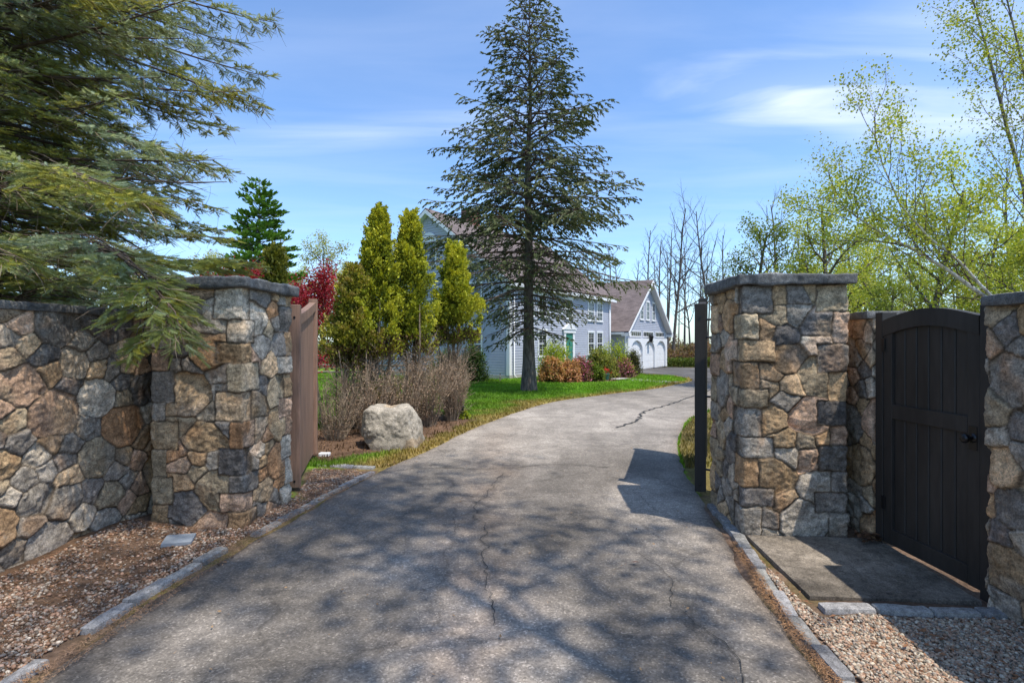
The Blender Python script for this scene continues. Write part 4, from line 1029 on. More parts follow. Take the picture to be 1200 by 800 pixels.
# --- big blue spruce over the left wall
rg = np.random.default_rng(12)
TR = np.array([-5.95, 5.9])
def keepL(tp, td, tl):
    W = tp + np.array([TR[0], TR[1], 0]); e = W + td * tl[:, None]
    bad = np.zeros(len(tp), bool)
    for Q in (W, e):
        fx_ = -3.3 + .065 * (Q[:, 1] - 4.2)
        bad |= (Q[:, 0] > fx_ - .42) & (Q[:, 0] < fx_ + .03) & (Q[:, 1] < 4.9) & (Q[:, 2] < 1.88)
        bad |= (Q[:, 0] > -3.12) & (Q[:, 0] < -2.15) & (Q[:, 1] > 4.36) & (Q[:, 1] < 5.4) & (Q[:, 2] < 2.16)
        bad |= (Q[:, 2] < 1.9) & (Q[:, 0] > -3.35) & (Q[:, 1] > 4.9) & (Q[:, 0] > -3.0)
    return ~bad
def LfL(z):
    if z < 2.8: return 2.75
    if z < 5.2: return 2.75 + (z - 2.8) * .30
    return 3.5 * max(0, (14.5 - z) / 9.3) ** .9
def azL(az, z):
    a = (az + pi) % (2 * pi) - pi     # toward +x and -y is the visible side
    v = cos(a + .6)
    f = 1.0 if v > -.2 else .8
    f *= .90 - .06 * sstep(3.0, 1.8, z)
    if z < 2.7 and v > .1: f *= .85
    return f
NT = needle_twig(np.random.default_rng(1), 52)
extra = [([(0, 0, 2.1), (1.0, -.6, 2.45), (1.9, -1.1, 2.5), (2.6, -1.6, 2.38), (3.1, -1.85, 2.12), (3.42, -1.93, 1.80), (3.5, -1.95, 1.55)], 2.6),
         ([(0, 0, 2.3), (1.2, -.9, 2.5), (2.0, -1.3, 2.45), (2.7, -1.6, 2.3), (3.2, -1.8, 2.05), (3.3, -1.9, 1.85)], 2.0),
         ([(0, 0, 2.2), (1.0, -1.2, 2.4), (1.9, -2.0, 2.35), (2.4, -2.35, 2.25), (2.75, -2.4, 2.1)], 1.2),
         ([(0, 0, 2.0), (1.2, -.8, 2.35), (2.1, -1.3, 2.42), (2.8, -1.62, 2.3), (3.15, -1.84, 2.05), (3.2, -1.92, 1.75), (3.15, -1.95, 1.5)], 2.0),
         ([(0, 0, 1.9), (1.2, -.4, 2.2), (2.2, -.8, 2.25), (3.0, -1.2, 2.3), (3.6, -1.3, 2.28)], 2.6),
         ([(0, 0, 2.6), (1.0, -.9, 3.0), (2.0, -1.7, 3.0), (2.9, -2.2, 2.75), (3.5, -2.4, 2.5)], 3.6)]
bl = [(.19, .20, .045), (.40, .38, .07), (.28, .31, .09), (.34, .38, .16), (.38, .44, .28)]
trunk, limbs, lats, fol, tw = conifer(rg, 14.4, 1.25, LfL, .28, 9, lambda z: .10 + .04 * (z - 3) if z < 9 else .35, .10, .078, .026, .112, NT, bl,
    bare=.60, lat_ratio=.22, bushy=1, trunk_r=.26, keep=keepL, azf=azL, limb_r=.028, latdroop=.10, uplift=.02, extra=extra, dead=[(zz, rg.uniform(1.5, 3.2)) for zz in np.linspace(1.9, 4.8, 16)])
t = thing('spruce_tree', 'large blue green spruce overhanging the left stone wall and pillar', 'tree', (TR[0], TR[1], 0))
v, f = tubes(trunk, 12); MB().add(v, f).build('trunk', M['bark'], t, smooth=True)
def okline(p):
    W = p + np.array([TR[0], TR[1], 0]); fx_ = -3.3 + .065 * (W[:, 1] - 4.2)
    b = (W[:, 0] > fx_ - .45) & (W[:, 0] < fx_ + .06) & (W[:, 1] < 4.9) & (W[:, 2] < 1.88)
    b |= (W[:, 0] > -3.16) & (W[:, 0] < -2.1) & (W[:, 1] > 4.34) & (W[:, 1] < 5.4) & (W[:, 2] < 2.16)
    return not b.any()
lats2 = [l for l in lats if okline(l[0])]; limbs2 = [l for l in limbs if okline(l[0])]
# bare brown twigs inside the crown
ex = []
idx = rg.choice(len(lats2), min(15000, len(lats2) * 3))
for i in idx:
    lp = lats2[i][0]; j = rg.integers(0, 4); ex.append(limb(rg, lp[j], unit(rg.normal(0, 1, 3) * [1, 1, .6] + unit(lp[j + 1] - lp[j])), rg.uniform(.12, .38), .0028, .0012, 3, .16, -.03)[:2])
ex = [e for e in ex if okline(e[0])]
v, f = tubes(limbs2, 6); mb = MB().add(v, f); v, f = tubes(lats2, 3); mb.add(v, f); mb.build('branches', M['bark_twig'], t, smooth=True)
v, f = tubes(ex, 3); MB().add(v, f).build('bare_twigs', M['dead_twig'], t)
MB().add(*fol).build('foliage', M['needle'], t)
dup(t, (-9.7, 9.2, 0), 2.4, .92, 'second spruce close behind the big overhanging one, at far left')

# --- white pine far left
rg = np.random.default_rng(8)
def LfP(z): return (3.6 * max(0, (13.4 - z) / 11) ** .6) * (1 if z > 3 else .6)
trunk, limbs, lats, fol, _ = conifer(rg, 13.2, 2.2, LfP, .62, 6, lambda z: .22, .03, .16, .07, .34, (BR1, BR1F), [(.10, .20, .03), (.15, .28, .045), (.21, .35, .07)], bare=.45, trunk_r=.22, limb_r=.05, latdroop=-.05, uplift=.12, lat_ratio=.34)
pine = thing('pine_tree', 'bright green white pine rising behind the left gate pillar', 'tree', (-17.2, 36, gzf(36)))
v, f = tubes(trunk, 8); MB().add(v, f).build('trunk', M['bark'], pine, smooth=True)
v, f = tubes(limbs, 4); mb = MB().add(v, f); v, f = tubes(lats, 3); mb.add(v, f); mb.build('branches', M['bark'], pine, smooth=True)
MB().add(*fol).build('foliage', M['needle'], pine)

# --- arborvitae
def arbor(loc, H, R0, label, seed, zlow, lean=(0, 0), N=44000, group='golden green cedar trees behind the boulder', stems=5, splay=.28, cols=None, dead=True, msize=.040):
    rg = np.random.default_rng(seed); t = thing('cedar_tree', label, 'tree', loc, 0, group)
    S = []
    for k in range(stems):
        a = rg.uniform(0, 2 * pi); d = np.array([cos(a) * splay * rg.uniform(.3, 1.2) + lean[0], sin(a) * splay * rg.uniform(.3, 1) + lean[1], 1]); S.append(limb(rg, (cos(a) * .08, sin(a) * .08, -.03), d, H * rg.uniform(.45, .62), .042, .010, 8, .04, .10)[:2])
    v, f = tubes(S, 7); MB().add(v, f).build('stem', M['dead_twig'], t, smooth=True)
    # foliage: clumps on the shell of a lumpy flame shape
    nc = 210; zz = zlow + (H - zlow) * rg.random(nc) ** .85
    def rad(z):
        u = (z - zlow) / (H - zlow); return R0 * np.clip(1 - u, 0, 1) ** .80 * (.62 + .38 * sstep(-.02, .22, u)) + .02
    az = rg.uniform(0, 2 * pi, nc); rr = rad(zz) * rg.uniform(.35, 1.0, nc) * (1 + .22 * np.sin(az * 2 + zz * 3.1 + seed)) * (1 + .25 * rg.normal(0, 1, nc).clip(-1, 1.4))
    ctr = np.c_[np.cos(az) * rr + lean[0] * zz * .6, np.sin(az) * rr + lean[1] * zz * .6, zz]
    per = N // nc; A = np.repeat(ctr, per, 0); n = len(A)
    ax = unit(np.c_[np.cos(az) * .55, np.sin(az) * .55, np.ones(nc)] + rg.normal(0, .22, (nc, 3))); AX = np.repeat(ax, per, 0); tt = rg.random((n, 1)) ** 1.2
    ls = np.repeat(rg.uniform(.16, .36, nc), per)[:, None]
    pos = A + AX * (tt - .3) * ls + rg.normal(0, 1, (n, 3)) * [.055, .055, .045] * (1.25 - tt)
    out = unit(np.c_[pos[:, :2] - np.c_[lean[0] * pos[:, 2] * .6, lean[1] * pos[:, 2] * .6], np.zeros(n)])
    a = unit(out * rg.uniform(.1, .9, (n, 1)) + rg.normal(0, .35, (n, 3)) + [0, 0, .75])
    nn = unit(np.cross(a, rg.normal(0, 1, (n, 3))))
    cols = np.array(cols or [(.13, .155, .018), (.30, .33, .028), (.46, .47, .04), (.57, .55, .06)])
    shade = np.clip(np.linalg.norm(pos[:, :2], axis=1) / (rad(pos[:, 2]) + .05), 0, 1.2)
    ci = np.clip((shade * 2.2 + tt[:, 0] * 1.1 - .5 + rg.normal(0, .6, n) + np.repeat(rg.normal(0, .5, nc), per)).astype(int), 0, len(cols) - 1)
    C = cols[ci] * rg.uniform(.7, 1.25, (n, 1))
    low = (pos[:, 2] < zlow + .35) & (rg.random(n) < .5); C[low] = np.array([.16, .10, .05]) * rg.uniform(.6, 1.3, (low.sum(), 1))
    T = [(0, -.05, 0), (.35, -.28, .03), (1, -.12, 0), (.75, .05, -.04), (1.0, .22, .0), (.35, .30, .03)]
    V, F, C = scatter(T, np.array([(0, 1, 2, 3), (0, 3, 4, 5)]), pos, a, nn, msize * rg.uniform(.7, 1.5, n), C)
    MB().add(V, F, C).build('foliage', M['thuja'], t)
    if dead:
        tw = []
        for k in range(300):
            s_ = S[rg.integers(0, len(S))][0]; i = rg.integers(0, 5); p = s_[i] + (s_[i + 1] - s_[i]) * rg.random()
            if p[2] > zlow + .3: continue
            aa = rg.uniform(0, 2 * pi); lp, lr, _ = limb(rg, p, (cos(aa) * .8, sin(aa) * .8, rg.uniform(.2, 1.0)), rg.uniform(.25, .65), .006, .002, 4, .12, .08); tw.append((lp, lr))
            for m in range(5):
                j = rg.integers(1, 4); tw.append(limb(rg, lp[j], unit(rg.normal(0, .6, 3) + unit(lp[j + 1] - lp[j])), rg.uniform(.1, .28), .0028, .0012, 3, .14, .06)[:2])
        v, f = tubes(tw, 3); MB().add(v, f).build('dead_branches', M['dead_twig'], t)
    return t
def px(x, D): return (x - 600) / 620 * D
arbor((px(443, 9.9), 9.9, 0), 3.95, .66, 'tallest golden green cedar, leftmost peak of the group behind boulder', 31, 1.35, splay=.20)
arbor((px(481, 10.1), 10.1, 0), 3.90, .58, 'golden green cedar in the middle of the group behind boulder', 32, 1.35, splay=.2)
arbor((px(529, 11.0), 11.0, 0), 3.52, .54, 'slender golden green cedar on the right, nearest the house', 33, 1.55, lean=(.04, 0), splay=.12)
arbor((px(412, 9.4), 9.6, 0), 2.85, .50, 'low ragged olive cedar at the left of the group beside the gate leaf', 34, 1.15, lean=(-.02, 0), N=30000, splay=.32, cols=[(.13, .14, .022), (.24, .25, .035), (.36, .35, .045), (.38, .30, .08)])
t = arbor((px(322, 8.2), 8.2, 0), 2.95, .30, 'narrow dark green cedar peeking above the left pillar cap', 35, .5, N=14000, splay=.1, dead=False, cols=[(.06, .085, .014), (.12, .14, .02), (.18, .19, .03)])
del t['group']

# --- dry brown shrubs under the cedars
def brush(loc, H, spread, n, label, seed, name='dry_shrub', mat='dead_twig', leafcol=((.38, .25, .17), (.29, .19, .12), (.46, .31, .20)), per=2, lsize=.022, group='dry brown shrubs under the cedars', cat='shrub', sub=7, leafmat='litter'):
    rg = np.random.default_rng(seed); t = thing(name, label, cat, loc, 0, group); tw = []; anc = []
    for k in range(n):
        a = rg.uniform(0, 2 * pi); rr = rg.random() ** .6; L = H * rg.uniform(.55, 1.08)
        lp, lr, _ = limb(rg, (cos(a) * spread * .35 * rr, sin(a) * spread * .35 * rr, 0), (cos(a) * rr * spread * 1.1 / H, sin(a) * rr * spread * 1.1 / H, 1), L, .0075, .002, 6, .07, .02); tw.append((lp, lr))
        for m in range(sub):
            j = rg.integers(1, 6); q_, r_, _ = limb(rg, lp[j], unit(unit(lp[j + 1] - lp[j]) + rg.normal(0, .38, 3)), L * rg.uniform(.12, .35), .0034, .0013, 4, .12, .05); tw.append((q_, r_)); anc.append(q_[1:])
    v, f = tubes(tw, 3); MB().add(v, f).build('stems', M[mat], t)
    if per:
        anc = np.concatenate(anc); v, f, c = leaf_mesh(rg, anc, per, lsize, leafcol, .03); MB().add(v, f, c).build('leaves', M[leafmat], t)
    return t
brush((px(392, 8.5), 8.5, 0), .95, .45, 60, 'dry twiggy shrub between brown gate leaf and boulder', 51, per=1, lsize=.018)
brush((px(432, 8.9), 8.9, 0), 1.15, .38, 60, 'tan dry shrub directly behind the boulder', 52)
brush((px(470, 9.4), 9.4, 0), 1.2, .40, 70, 'pinkish brown dry shrub below the middle cedar', 53)
brush((px(502, 9.9), 9.9, 0), 1.25, .38, 70, 'dense brown dry shrub to the right of boulder', 54)
brush((px(530, 10.6), 10.6, 0), 1.35, .30, 70, 'upright brown dry shrub wrapped around the slender cedar', 55)
brush((px(452, 9.1), 9.6, 0), .95, .42, 26, 'olive green leafy shrub growing among dry stems behind boulder', 56, name='leafy_shrub', leafcol=[(.12, .14, .02), (.20, .20, .03)], per=5, lsize=.035, leafmat='leaf')

# ------------------------------------------------------------------ shrubs, flowers
def bush(loc, rx, rz, label, seed, cols, N=6300, size=.075, name='shrub', group=None, petals=None, flat=.0):
    rg = np.random.default_rng(seed); t = thing(name, label, 'shrub', loc, 0, group)
    tw = [limb(rg, (0, 0, -.03), unit(np.array([cos(a) * .9, sin(a) * .9, rg.uniform(.5, 1.6)])), rz * rg.uniform(.7, 1.05), .014, .004, 5, .1, .05)[:2] for a in rg.uniform(0, 2 * pi, 22)]
    v, f = tubes(tw, 4); MB().add(v, f).build('stems', M['bark_twig'], t)
    nc = 90; d = unit(rg.normal(0, 1, (nc, 3))); d[:, 2] = np.abs(d[:, 2]); r = rg.uniform(.5, .95, nc)
    ctr = d * r[:, None] * [rx, rx, rz * .95] + [0, 0, rz * .08]
    A = np.repeat(ctr, N // nc, 0); n = len(A); pos = A + rg.normal(0, 1, (n, 3)) * [rx * .13, rx * .13, rz * .10]; pos[:, 2] = np.maximum(pos[:, 2], .03)
    a = unit(rg.normal(0, 1, (n, 3)) + pos * [1, 1, 1]); nn = unit(rg.normal(0, .7, (n, 3)) + pos / rx + [0, 0, .6])
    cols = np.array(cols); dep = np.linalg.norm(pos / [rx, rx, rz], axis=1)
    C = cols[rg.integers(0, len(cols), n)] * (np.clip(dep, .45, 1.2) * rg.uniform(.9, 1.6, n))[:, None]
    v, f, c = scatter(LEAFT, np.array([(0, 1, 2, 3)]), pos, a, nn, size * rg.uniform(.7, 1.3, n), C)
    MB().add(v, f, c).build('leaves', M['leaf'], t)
    if petals is not None:
        pc, m = petals; k = rg.choice(n, m); p = pos[k] * 1.04; a = unit(rg.normal(0, 1, (m, 3)))
        v, f, c = scatter(LEAFT, np.array([(0, 1, 2, 3)]), p, a, unit(rg.normal(0, .5, (m, 3)) + p), size * 1.1 * rg.uniform(.7, 1.2, m), np.array(pc) * rg.uniform(.7, 1.2, (m, 1)))
        MB().add(v, f, c).build('blossom', M['petal'], t)
    return t
def at(x, D): return (px(x, D), D, gzf(D))
G1 = [(.28, .34, .03), (.38, .42, .04), (.20, .26, .03)]; G2 = [(.05, .09, .02), (.08, .12, .03), (.04, .06, .02)]
SG = 'shrubs in the bed before the house front'
bush(at(650, 25.2), .85, 1.78, 'bright yellow green rounded shrub behind the orange shrubs by the house', 61, G1, group=SG)
bush(at(647, 23.3), .58, 1.08, 'coppery orange shrub, leftmost in the bed by the spruce trunk', 62, [(.48, .24, .12), (.55, .30, .15), (.28, .15, .06), (.22, .20, .06)], group=SG)
bush(at(668, 23.9), .50, 1.02, 'orange pink shrub second from the left in the house bed', 63, [(.52, .27, .16), (.48, .28, .13), (.25, .16, .08)], group=SG)
bush(at(681, 24.4), .55, 1.10, 'magenta flowering azalea in middle of the house bed', 64, [(.20, .12, .06), (.12, .12, .04), (.26, .14, .10)], petals=((.62, .16, .28), 1900), group=SG)
bush(at(697, 24.5), .42, .82, 'small green shrub right of the magenta azalea', 65, [(.12, .18, .025), (.17, .22, .03), (.08, .11, .02)], group=SG)
bush(at(703, 26.4), .80, 1.50, 'tall olive rhododendron behind the red flowers', 66, [(.20, .22, .045), (.27, .26, .07), (.12, .15, .03)], group=SG, size=.085)
bush(at(720, 28.6), .95, 1.85, 'bright yellow green mound shrub toward the house end', 67, G1, group=SG)
bush(at(716, 27.0), .42, .95, 'olive shrub between the red flowers and pink azalea', 68, [(.13, .15, .03), (.20, .12, .07)], group=SG)
bush(at(728.5, 28.2), .62, .95, 'pink azalea at the right end of house bed', 69, [(.22, .12, .07), (.14, .12, .05)], petals=((.64, .20, .30), 1900), group=SG)
bush(at(738, 31.5), .72, 1.50, 'dark rounded shrub beside the garage corner', 70, [(.06, .06, .025), (.09, .08, .03), (.04, .05, .02)], group=SG)
bush(at(544, 11.0), .12, .16, 'small bright green leafy plant at the foot of slender cedar', 71, G1, N=260, size=.06)
bush((px(552, 23.5), 24.0, gzf(24)), .75, 1.55, 'dark green rhododendron against the shaded gable wall', 72, G2, size=.08)
bush((px(520, 23.5), 24.6, gzf(24)), .9, 1.3, 'green shrub behind the cedar trunks by the gable wall', 73, [(.10, .15, .03), (.06, .10, .02)], size=.07)
# flower pot
fp = thing('flower_pot', 'green pot of red flowers on the front walk edge', 'flower pot', at(709.5, 25.3))
pr = [(0, .14), (.03, .15), (.28, .19), (.33, .21), (.33, .18)]
MB().tube([(0, 0, z) for z, r in pr], [r for z, r in pr], 16).build('pot', mat_simple('glazed_green', (.04, .14, .10), .4), fp, smooth=True)
rg = np.random.default_rng(5); p = rg.normal(0, 1, (240, 3)) * [.13, .13, .07] + [0, 0, .44]
v, f, c = scatter(LEAFT, np.array([(0, 1, 2, 3)]), p, rg.normal(0, 1, (240, 3)), rg.normal(0, .5, (240, 3)) + [0, -.5, 1], np.full(240, .06), np.where((rg.random(240) < .6)[:, None], [.60, .02, .02], [.05, .12, .02]))
MB().add(v, f, c).build('flowers', M['petal'], fp)

# ------------------------------------------------------------------ house
UA = math.atan2(.836, .549)
def siding(mb, x0, x1, z0, z1, plane_y, board=.135, proud=.026, axis='x', clip=None, col=None, out=-1):
    """clapboards: each a slanted quad with a small underside; clip(z)->(x0,x1)"""
    z = z0; V = []; F = []
    while z < z1 - 1e-4:
        h = min(board, z1 - z); a0, a1 = clip(z) if clip else (x0, x1); b0, b1 = clip(z + h) if clip else (x0, x1)
        if a1 - a0 < .02: break
        yo = plane_y + out * proud; yi = plane_y + out * .002
        pts = [(a0, yi, z), (a1, yi, z), (a1, yo, z), (a0, yo, z), (b1, yi, z + h), (b0, yi, z + h)]
        if axis == 'y': pts = [(p[1], p[0], p[2]) for p in pts]
        k = len(V); V += pts; F += [(k, k + 1, k + 2, k + 3), (k + 3, k + 2, k + 4, k + 5)]; z += h
    mb.add(V, np.array(F))
def roofplane(mb, pts, thick=.12):
    """quad in 3D, given eave-left, eave-right, ridge-right, ridge-left ; shingle uv in the colour attribute"""
    p = np.array(pts, float); n = unit(np.cross(p[1] - p[0], p[3] - p[0])); 
    if n[2] < 0: n = -n
    low = p - n * thick; V = np.concatenate([p, low])
    L = np.linalg.norm(p[1] - p[0]); Hh = np.linalg.norm(p[3] - p[0])
    c = np.array([(0, 0, 0), (L, 0, 0), (L, Hh, 0), (0, Hh, 0)]) / 10; C = np.concatenate([c, c])
    mb.add(V, np.array([(0, 1, 2, 3), (7, 6, 5, 4), (0, 4, 5, 1), (1, 5, 6, 2), (2, 6, 7, 3), (3, 7, 4, 0)]), C)
def window(parent, axis, a, z, w_, h, plane, out, cols=2, rows=2, arch=False, sill=True, shutters=False):
    """window centred at a along axis, bottom z; plane coordinate, outward sign"""
    def bx(mb, a0, a1, z0, z1, d0, d1):
        lo, hi = sorted((plane + out * d0, plane + out * d1))
        if axis == 'x': mb.box(a0, a1, lo, hi, z0, z1)
        else: mb.box(lo, hi, a0, a1, z0, z1)
    t_ = .09; mb = MB(); x0, x1 = a - w_ / 2, a + w_ / 2
    bx(mb, x0 - t_, x0, z, z + h, .0, .055); bx(mb, x1, x1 + t_, z, z + h, 0, .055)
    bx(mb, x0 - t_ - .02, x1 + t_ + .02, z + h, z + h + .12, 0, .065)
    bx(mb, x0, x1, z + h / 2 - .025, z + h / 2 + .025, 0.012, .045)
    for s0, s1 in ((z, z + .05), (z + h - .04, z + h)): bx(mb, x0, x1, s0, s1, .012, .040)
    for i in range(1, cols):
        xx = x0 + w_ * i / cols; bx(mb, xx - .007, xx + .007, z + .05, z + h / 2 - .025, .012, .030); bx(mb, xx - .007, xx + .007, z + h / 2 + .025, z + h - .04, .012, .034)
    for i in range(1, rows):
        for zb in (z, z + h / 2):
            zz = zb + (h / 2) * i / rows; bx(mb, x0, x1, zz - .007, zz + .007, .010, .027)
    wn = mb.build('window', M['white'], parent)
    mb = MB(); bx(mb, x0, x1, z, z + h, .001, .024); mb.build('pane', M['glass'], wn)
    if sill: mb = MB(); bx(mb, x0 - t_ - .03, x1 + t_ + .03, z - .06, z - .001, 0, .09); mb.build('sill', M['white'], wn)
    return wn

hs = thing('house', 'large two storey blue grey clapboard house with white trim and brown shingled roof', 'house', (-.13, 26.0, -.34), UA)
HX, HY, HH, RZ = 12.6, 10.5, 4.98, 9.02
def gclip(z, x0=0., x1=HY, eave=HH, peak=RZ):
    if z <= eave: return (x0, x1)
    f = min(1, (z - eave) / (peak - eave)); m = (x0 + x1) / 2; return (x0 + (m - x0) * f, x1 - (x1 - m) * f)
mb = MB()
mb.prism([(0, .0), (HY, .0), (HY, HH), (HY / 2, RZ), (0, HH)], 'x', .01, HX - .01)
wl = None
siding(mb, 0, HX, .28, HH, 0.0, axis='x'); siding(mb, 0, HY, .28, RZ - .1, 0.0, axis='y', clip=gclip)
mb.build('wall', M['siding'], hs)
MB().box(-.03, HX + .03, -.03, HY + .03, -.15, .27).build('foundation', M['concrete'], hs)
for (cx_, cy_, s1, s2) in ((0, 0, -1, -1), (HX, 0, 1, -1), (0, HY, -1, 1)):
    mb = MB(); mb.box(min(cx_ + s1 * .03, cx_ - s1 * .16), max(cx_ + s1 * .03, cx_ - s1 * .16), min(cy_ + s2 * .035, cy_), max(cy_ + s2 * .035, cy_), .28, HH - .02)
    mb.box(min(cx_ + s1 * .035, cx_), max(cx_ + s1 * .035, cx_), min(cy_ + s2 * .03, cy_ - s2 * .16), max(cy_ + s2 * .03, cy_ - s2 * .16), .28, HH - .02); mb.build('corner_board', M['white'], hs)
OV = .32; sl_ = (RZ - HH) / (HY / 2)
mb = MB(); e = OV
roofplane(mb, [(-e, -e, HH - e * sl_ + .16), (HX + e, -e, HH - e * sl_ + .16), (HX + e, HY / 2, RZ + .16), (-e, HY / 2, RZ + .16)], .10)
roofplane(mb, [(-e, HY + e, HH - e * sl_ + .16), (HX + e, HY + e, HH - e * sl_ + .16), (HX + e, HY / 2, RZ + .16), (-e, HY / 2, RZ + .16)], .10)
rf = mb.build('roof', M['roof'], hs)
MB().box(3.2, 4.15, HY / 2 - .35, HY / 2 + .35, RZ - .5, RZ + .85).build('chimney', M['brick'], rf)
mb = MB()   # rake boards, frieze and eave boxes
for sgn in (-1, 1):
    ym = HY / 2
    for xx in (-e - .02, HX + e - .03):
        y0 = ym + sgn * (ym + e); z0 = HH - e * sl_ + .10
        mb.prism([(y0, z0 - .22), (ym, RZ + .10 - .24), (ym, RZ + .08), (y0, z0)] if sgn < 0 else [(y0, z0 - .22), (y0, z0), (ym, RZ + .08), (ym, RZ + .10 - .24)], 'x', xx, xx + .05)
        if xx < 0: mb.prism([(y0, z0 - .02 - .16), (ym, RZ - .10), (ym, RZ - .07), (y0, z0 - .13)] if sgn < 0 else [(y0, z0 - .18), (y0, z0 - .13), (ym, RZ - .07), (ym, RZ - .10)], 'x', xx + .05, 0.0)
mb.box(-.05, HX + .05, -e + .01, -.02, HH - e * sl_ - .04, HH - e * sl_ + .03)
mb.box(-e, HX + e, -e - .03, -e + .01, HH - e * sl_ - .08, HH - e * sl_ + .10)
mb.box(.17, HX - .17, -.04, -.001, HH - .28, HH - .02)
mb.box(-.32, .0, -e, .30, HH - .34, HH - .12)
mb.build('trim', M['white'], hs)
for x in (1.85, 3.2, 9.4, 10.75): window(hs, 'x', x, 1.15, .78, 1.38, 0, -1)
for x in (1.85, 3.2, 6.3, 9.4, 10.75): window(hs, 'x', x, 3.30, .78, 1.15, 0, -1)
for y in (2.1, 8.4):
    window(hs, 'y', y, 1.15, .78, 1.35, 0, -1); window(hs, 'y', y, 3.55, .78, 1.35, 0, -1)
window(hs, 'y', 5.25, 3.6, .78, 1.3, 0, -1)
window(hs, 'y', HY / 2, 6.05, .9, 1.2, 0, -1); 
# arched head over the attic window
mb = MB(); mb.prism([(HY / 2 + .56 * cos(a), 7.38 + .5 * sin(a)) for a in np.linspace(0, pi, 14)], 'x', -.06, 0); mb.build('arched_head', M['white'], hs)
dr = MB().box(5.85, 6.75, -.05, 0, .42, 2.42).build('door', M['green_door'], hs)
for (zz, h_) in ((.55, .7), (1.40, .85)):
    for xx in (5.95, 6.35): MB().box(xx, xx + .30, -.062, -.051, zz, zz + h_).build('panel', M['green_door'], dr, bevel=.004)
MB().tube([(6.66, -.05, 1.35), (6.66, -.11, 1.35)], [.03, .035], 12).build('handle', M['grey_metal'], dr, smooth=True)
mb = MB(); mb.box(5.62, 5.84, -.09, 0, .35, 2.45); mb.box(6.76, 6.98, -.09, 0, .35, 2.45); mb.box(5.55, 7.05, -.12, 0, 2.455, 2.66)
mb.prism([(5.45, 2.665), (7.15, 2.665), (6.3, 3.10)], 'y', -.16, 0); mb.build('door_surround', M['white'], hs)
MB().box(5.4, 7.2, -1.0, -.04, -.1, .20).build('doorstep', M['concrete'], hs)

MB().tube([(.30, -.09, 4.55), (.30, -.09, .3), (.30, -.25, .15)], [.035] * 3, 8).build('downpipe', M['white'], hs, smooth=True)
MB().tube([(HX - .3, -.09, 4.55), (HX - .3, -.09, .3)], [.035] * 2, 8).build('downpipe', M['white'], hs, smooth=True)
# spigot post at the corner
rg = np.random.default_rng(1)
sp = thing('spigot_post', 'short grey garden spigot post by the house corner', 'spigot', at(586, 24.2))
MB().box(-.03, .03, -.03, .03, -.05, .36).build('post', M['fence_wood'], sp, bevel=.004)
MB().tube([(0, -.03, .28), (0, -.12, .27), (0, -.13, .20)], [.018, .018, .016], 8).build('tap', M['grey_metal'], sp, smooth=True)

# ------------------------------------------------------------------ garage
ga = thing('garage', 'attached three bay garage with steep front gable, white arched doors and grey clapboards', 'garage', (7.9, 37.0, -.46), UA)
GX_, GD, GE, GP = 9.4, 9.0, 2.95, 6.65
mb = MB(); mb.prism([(.0, 0), (GX_, 0), (GX_, GE), (GX_ / 2, GP), (0, GE)], 'y', .01, GD)
siding(mb, 0, GX_, 2.35, GP - .05, 0, axis='x', clip=lambda z: gclip(z, 0, GX_, GE, GP)); siding(mb, 0, GD, .1, GE, 0, axis='y')
mb.build('wall', M['siding'], ga)
sg = (GP - GE) / (GX_ / 2); e = .45
mb = MB()
roofplane(mb, [(-e, -e, GE - e * sg + .2), (-e, GD, GE - e * sg + .2), (GX_ / 2, GD, GP + .2), (GX_ / 2, -e, GP + .2)], .10)
roofplane(mb, [(GX_ + e, -e, GE - e * sg + .2), (GX_ + e, GD, GE - e * sg + .2), (GX_ / 2, GD, GP + .2), (GX_ / 2, -e, GP + .2)], .10)
mb.build('roof', M['roof'], ga)
mb = MB(); xm = GX_ / 2
for sgn in (-1, 1):
    x0 = xm + sgn * (xm + e); z0 = GE - e * sg + .12
    poly = [(x0, z0 - .2), (x0, z0), (xm, GP + .13), (xm, GP - .12)]
    mb.prism(poly if sgn > 0 else poly[::-1], 'y', -e - .03, -e + .03)
    poly = [(x0, z0 - .10), (x0, z0 - .05), (xm, GP + .02), (xm, GP - .03)]
    mb.prism(poly, 'y', -e + .03, 0)
    mb.box(min(x0, x0 - sgn * .42), max(x0, x0 - sgn * .42), -e - .02, .1, z0 - .24, z0 - .04)
mb.box(-.03, .20, -.035, 0, .05, GE - .1); mb.box(GX_ - .20, GX_ + .03, -.035, 0, .05, GE - .1)
mb.box(-e - .02, -e + .04, -.1, GD, GE - e * sg, GE - e * sg + .14); mb.box(-e, -.02, .10, GD, GE - e * sg - .02, GE - e * sg + .03)
mb.build('trim', M['white'], ga)
doors = [(.78, 3.18), (3.60, 5.98), (6.42, 8.75)]
mb = MB()   # white front panel with arches standing proud of the doors
zt = 2.32; cur = .22
def arch_pts(a, b, zs, k=14):
    m = (a + b) / 2; r = (b - a) / 2; return [(m - r * cos(t_), zs + r * .62 * sin(t_)) for t_ in np.linspace(0, pi, k)]
edges = [.22] + [x for d_ in doors for x in d_] + [GX_ - .22]
for i in range(0, len(edges), 2): mb.box(edges[i], edges[i + 1], -.16, -.0, .03, zt)
for a, b in doors:
    ap = arch_pts(a, b, 1.42)
    for (xa, za), (xb, zb) in zip(ap[:-1], ap[1:]):
        V = [(xa, -.16, za), (xb, -.16, zb), (xb, -.16, zt), (xa, -.16, zt), (xa, -.02, za), (xb, -.02, zb), (xb, -.02, zt), (xa, -.02, zt)]
        mb.add(V, np.array([(0, 1, 2, 3), (0, 4, 5, 1), (3, 2, 6, 7)]))
mb.build('arched_front', M['white'], ga)
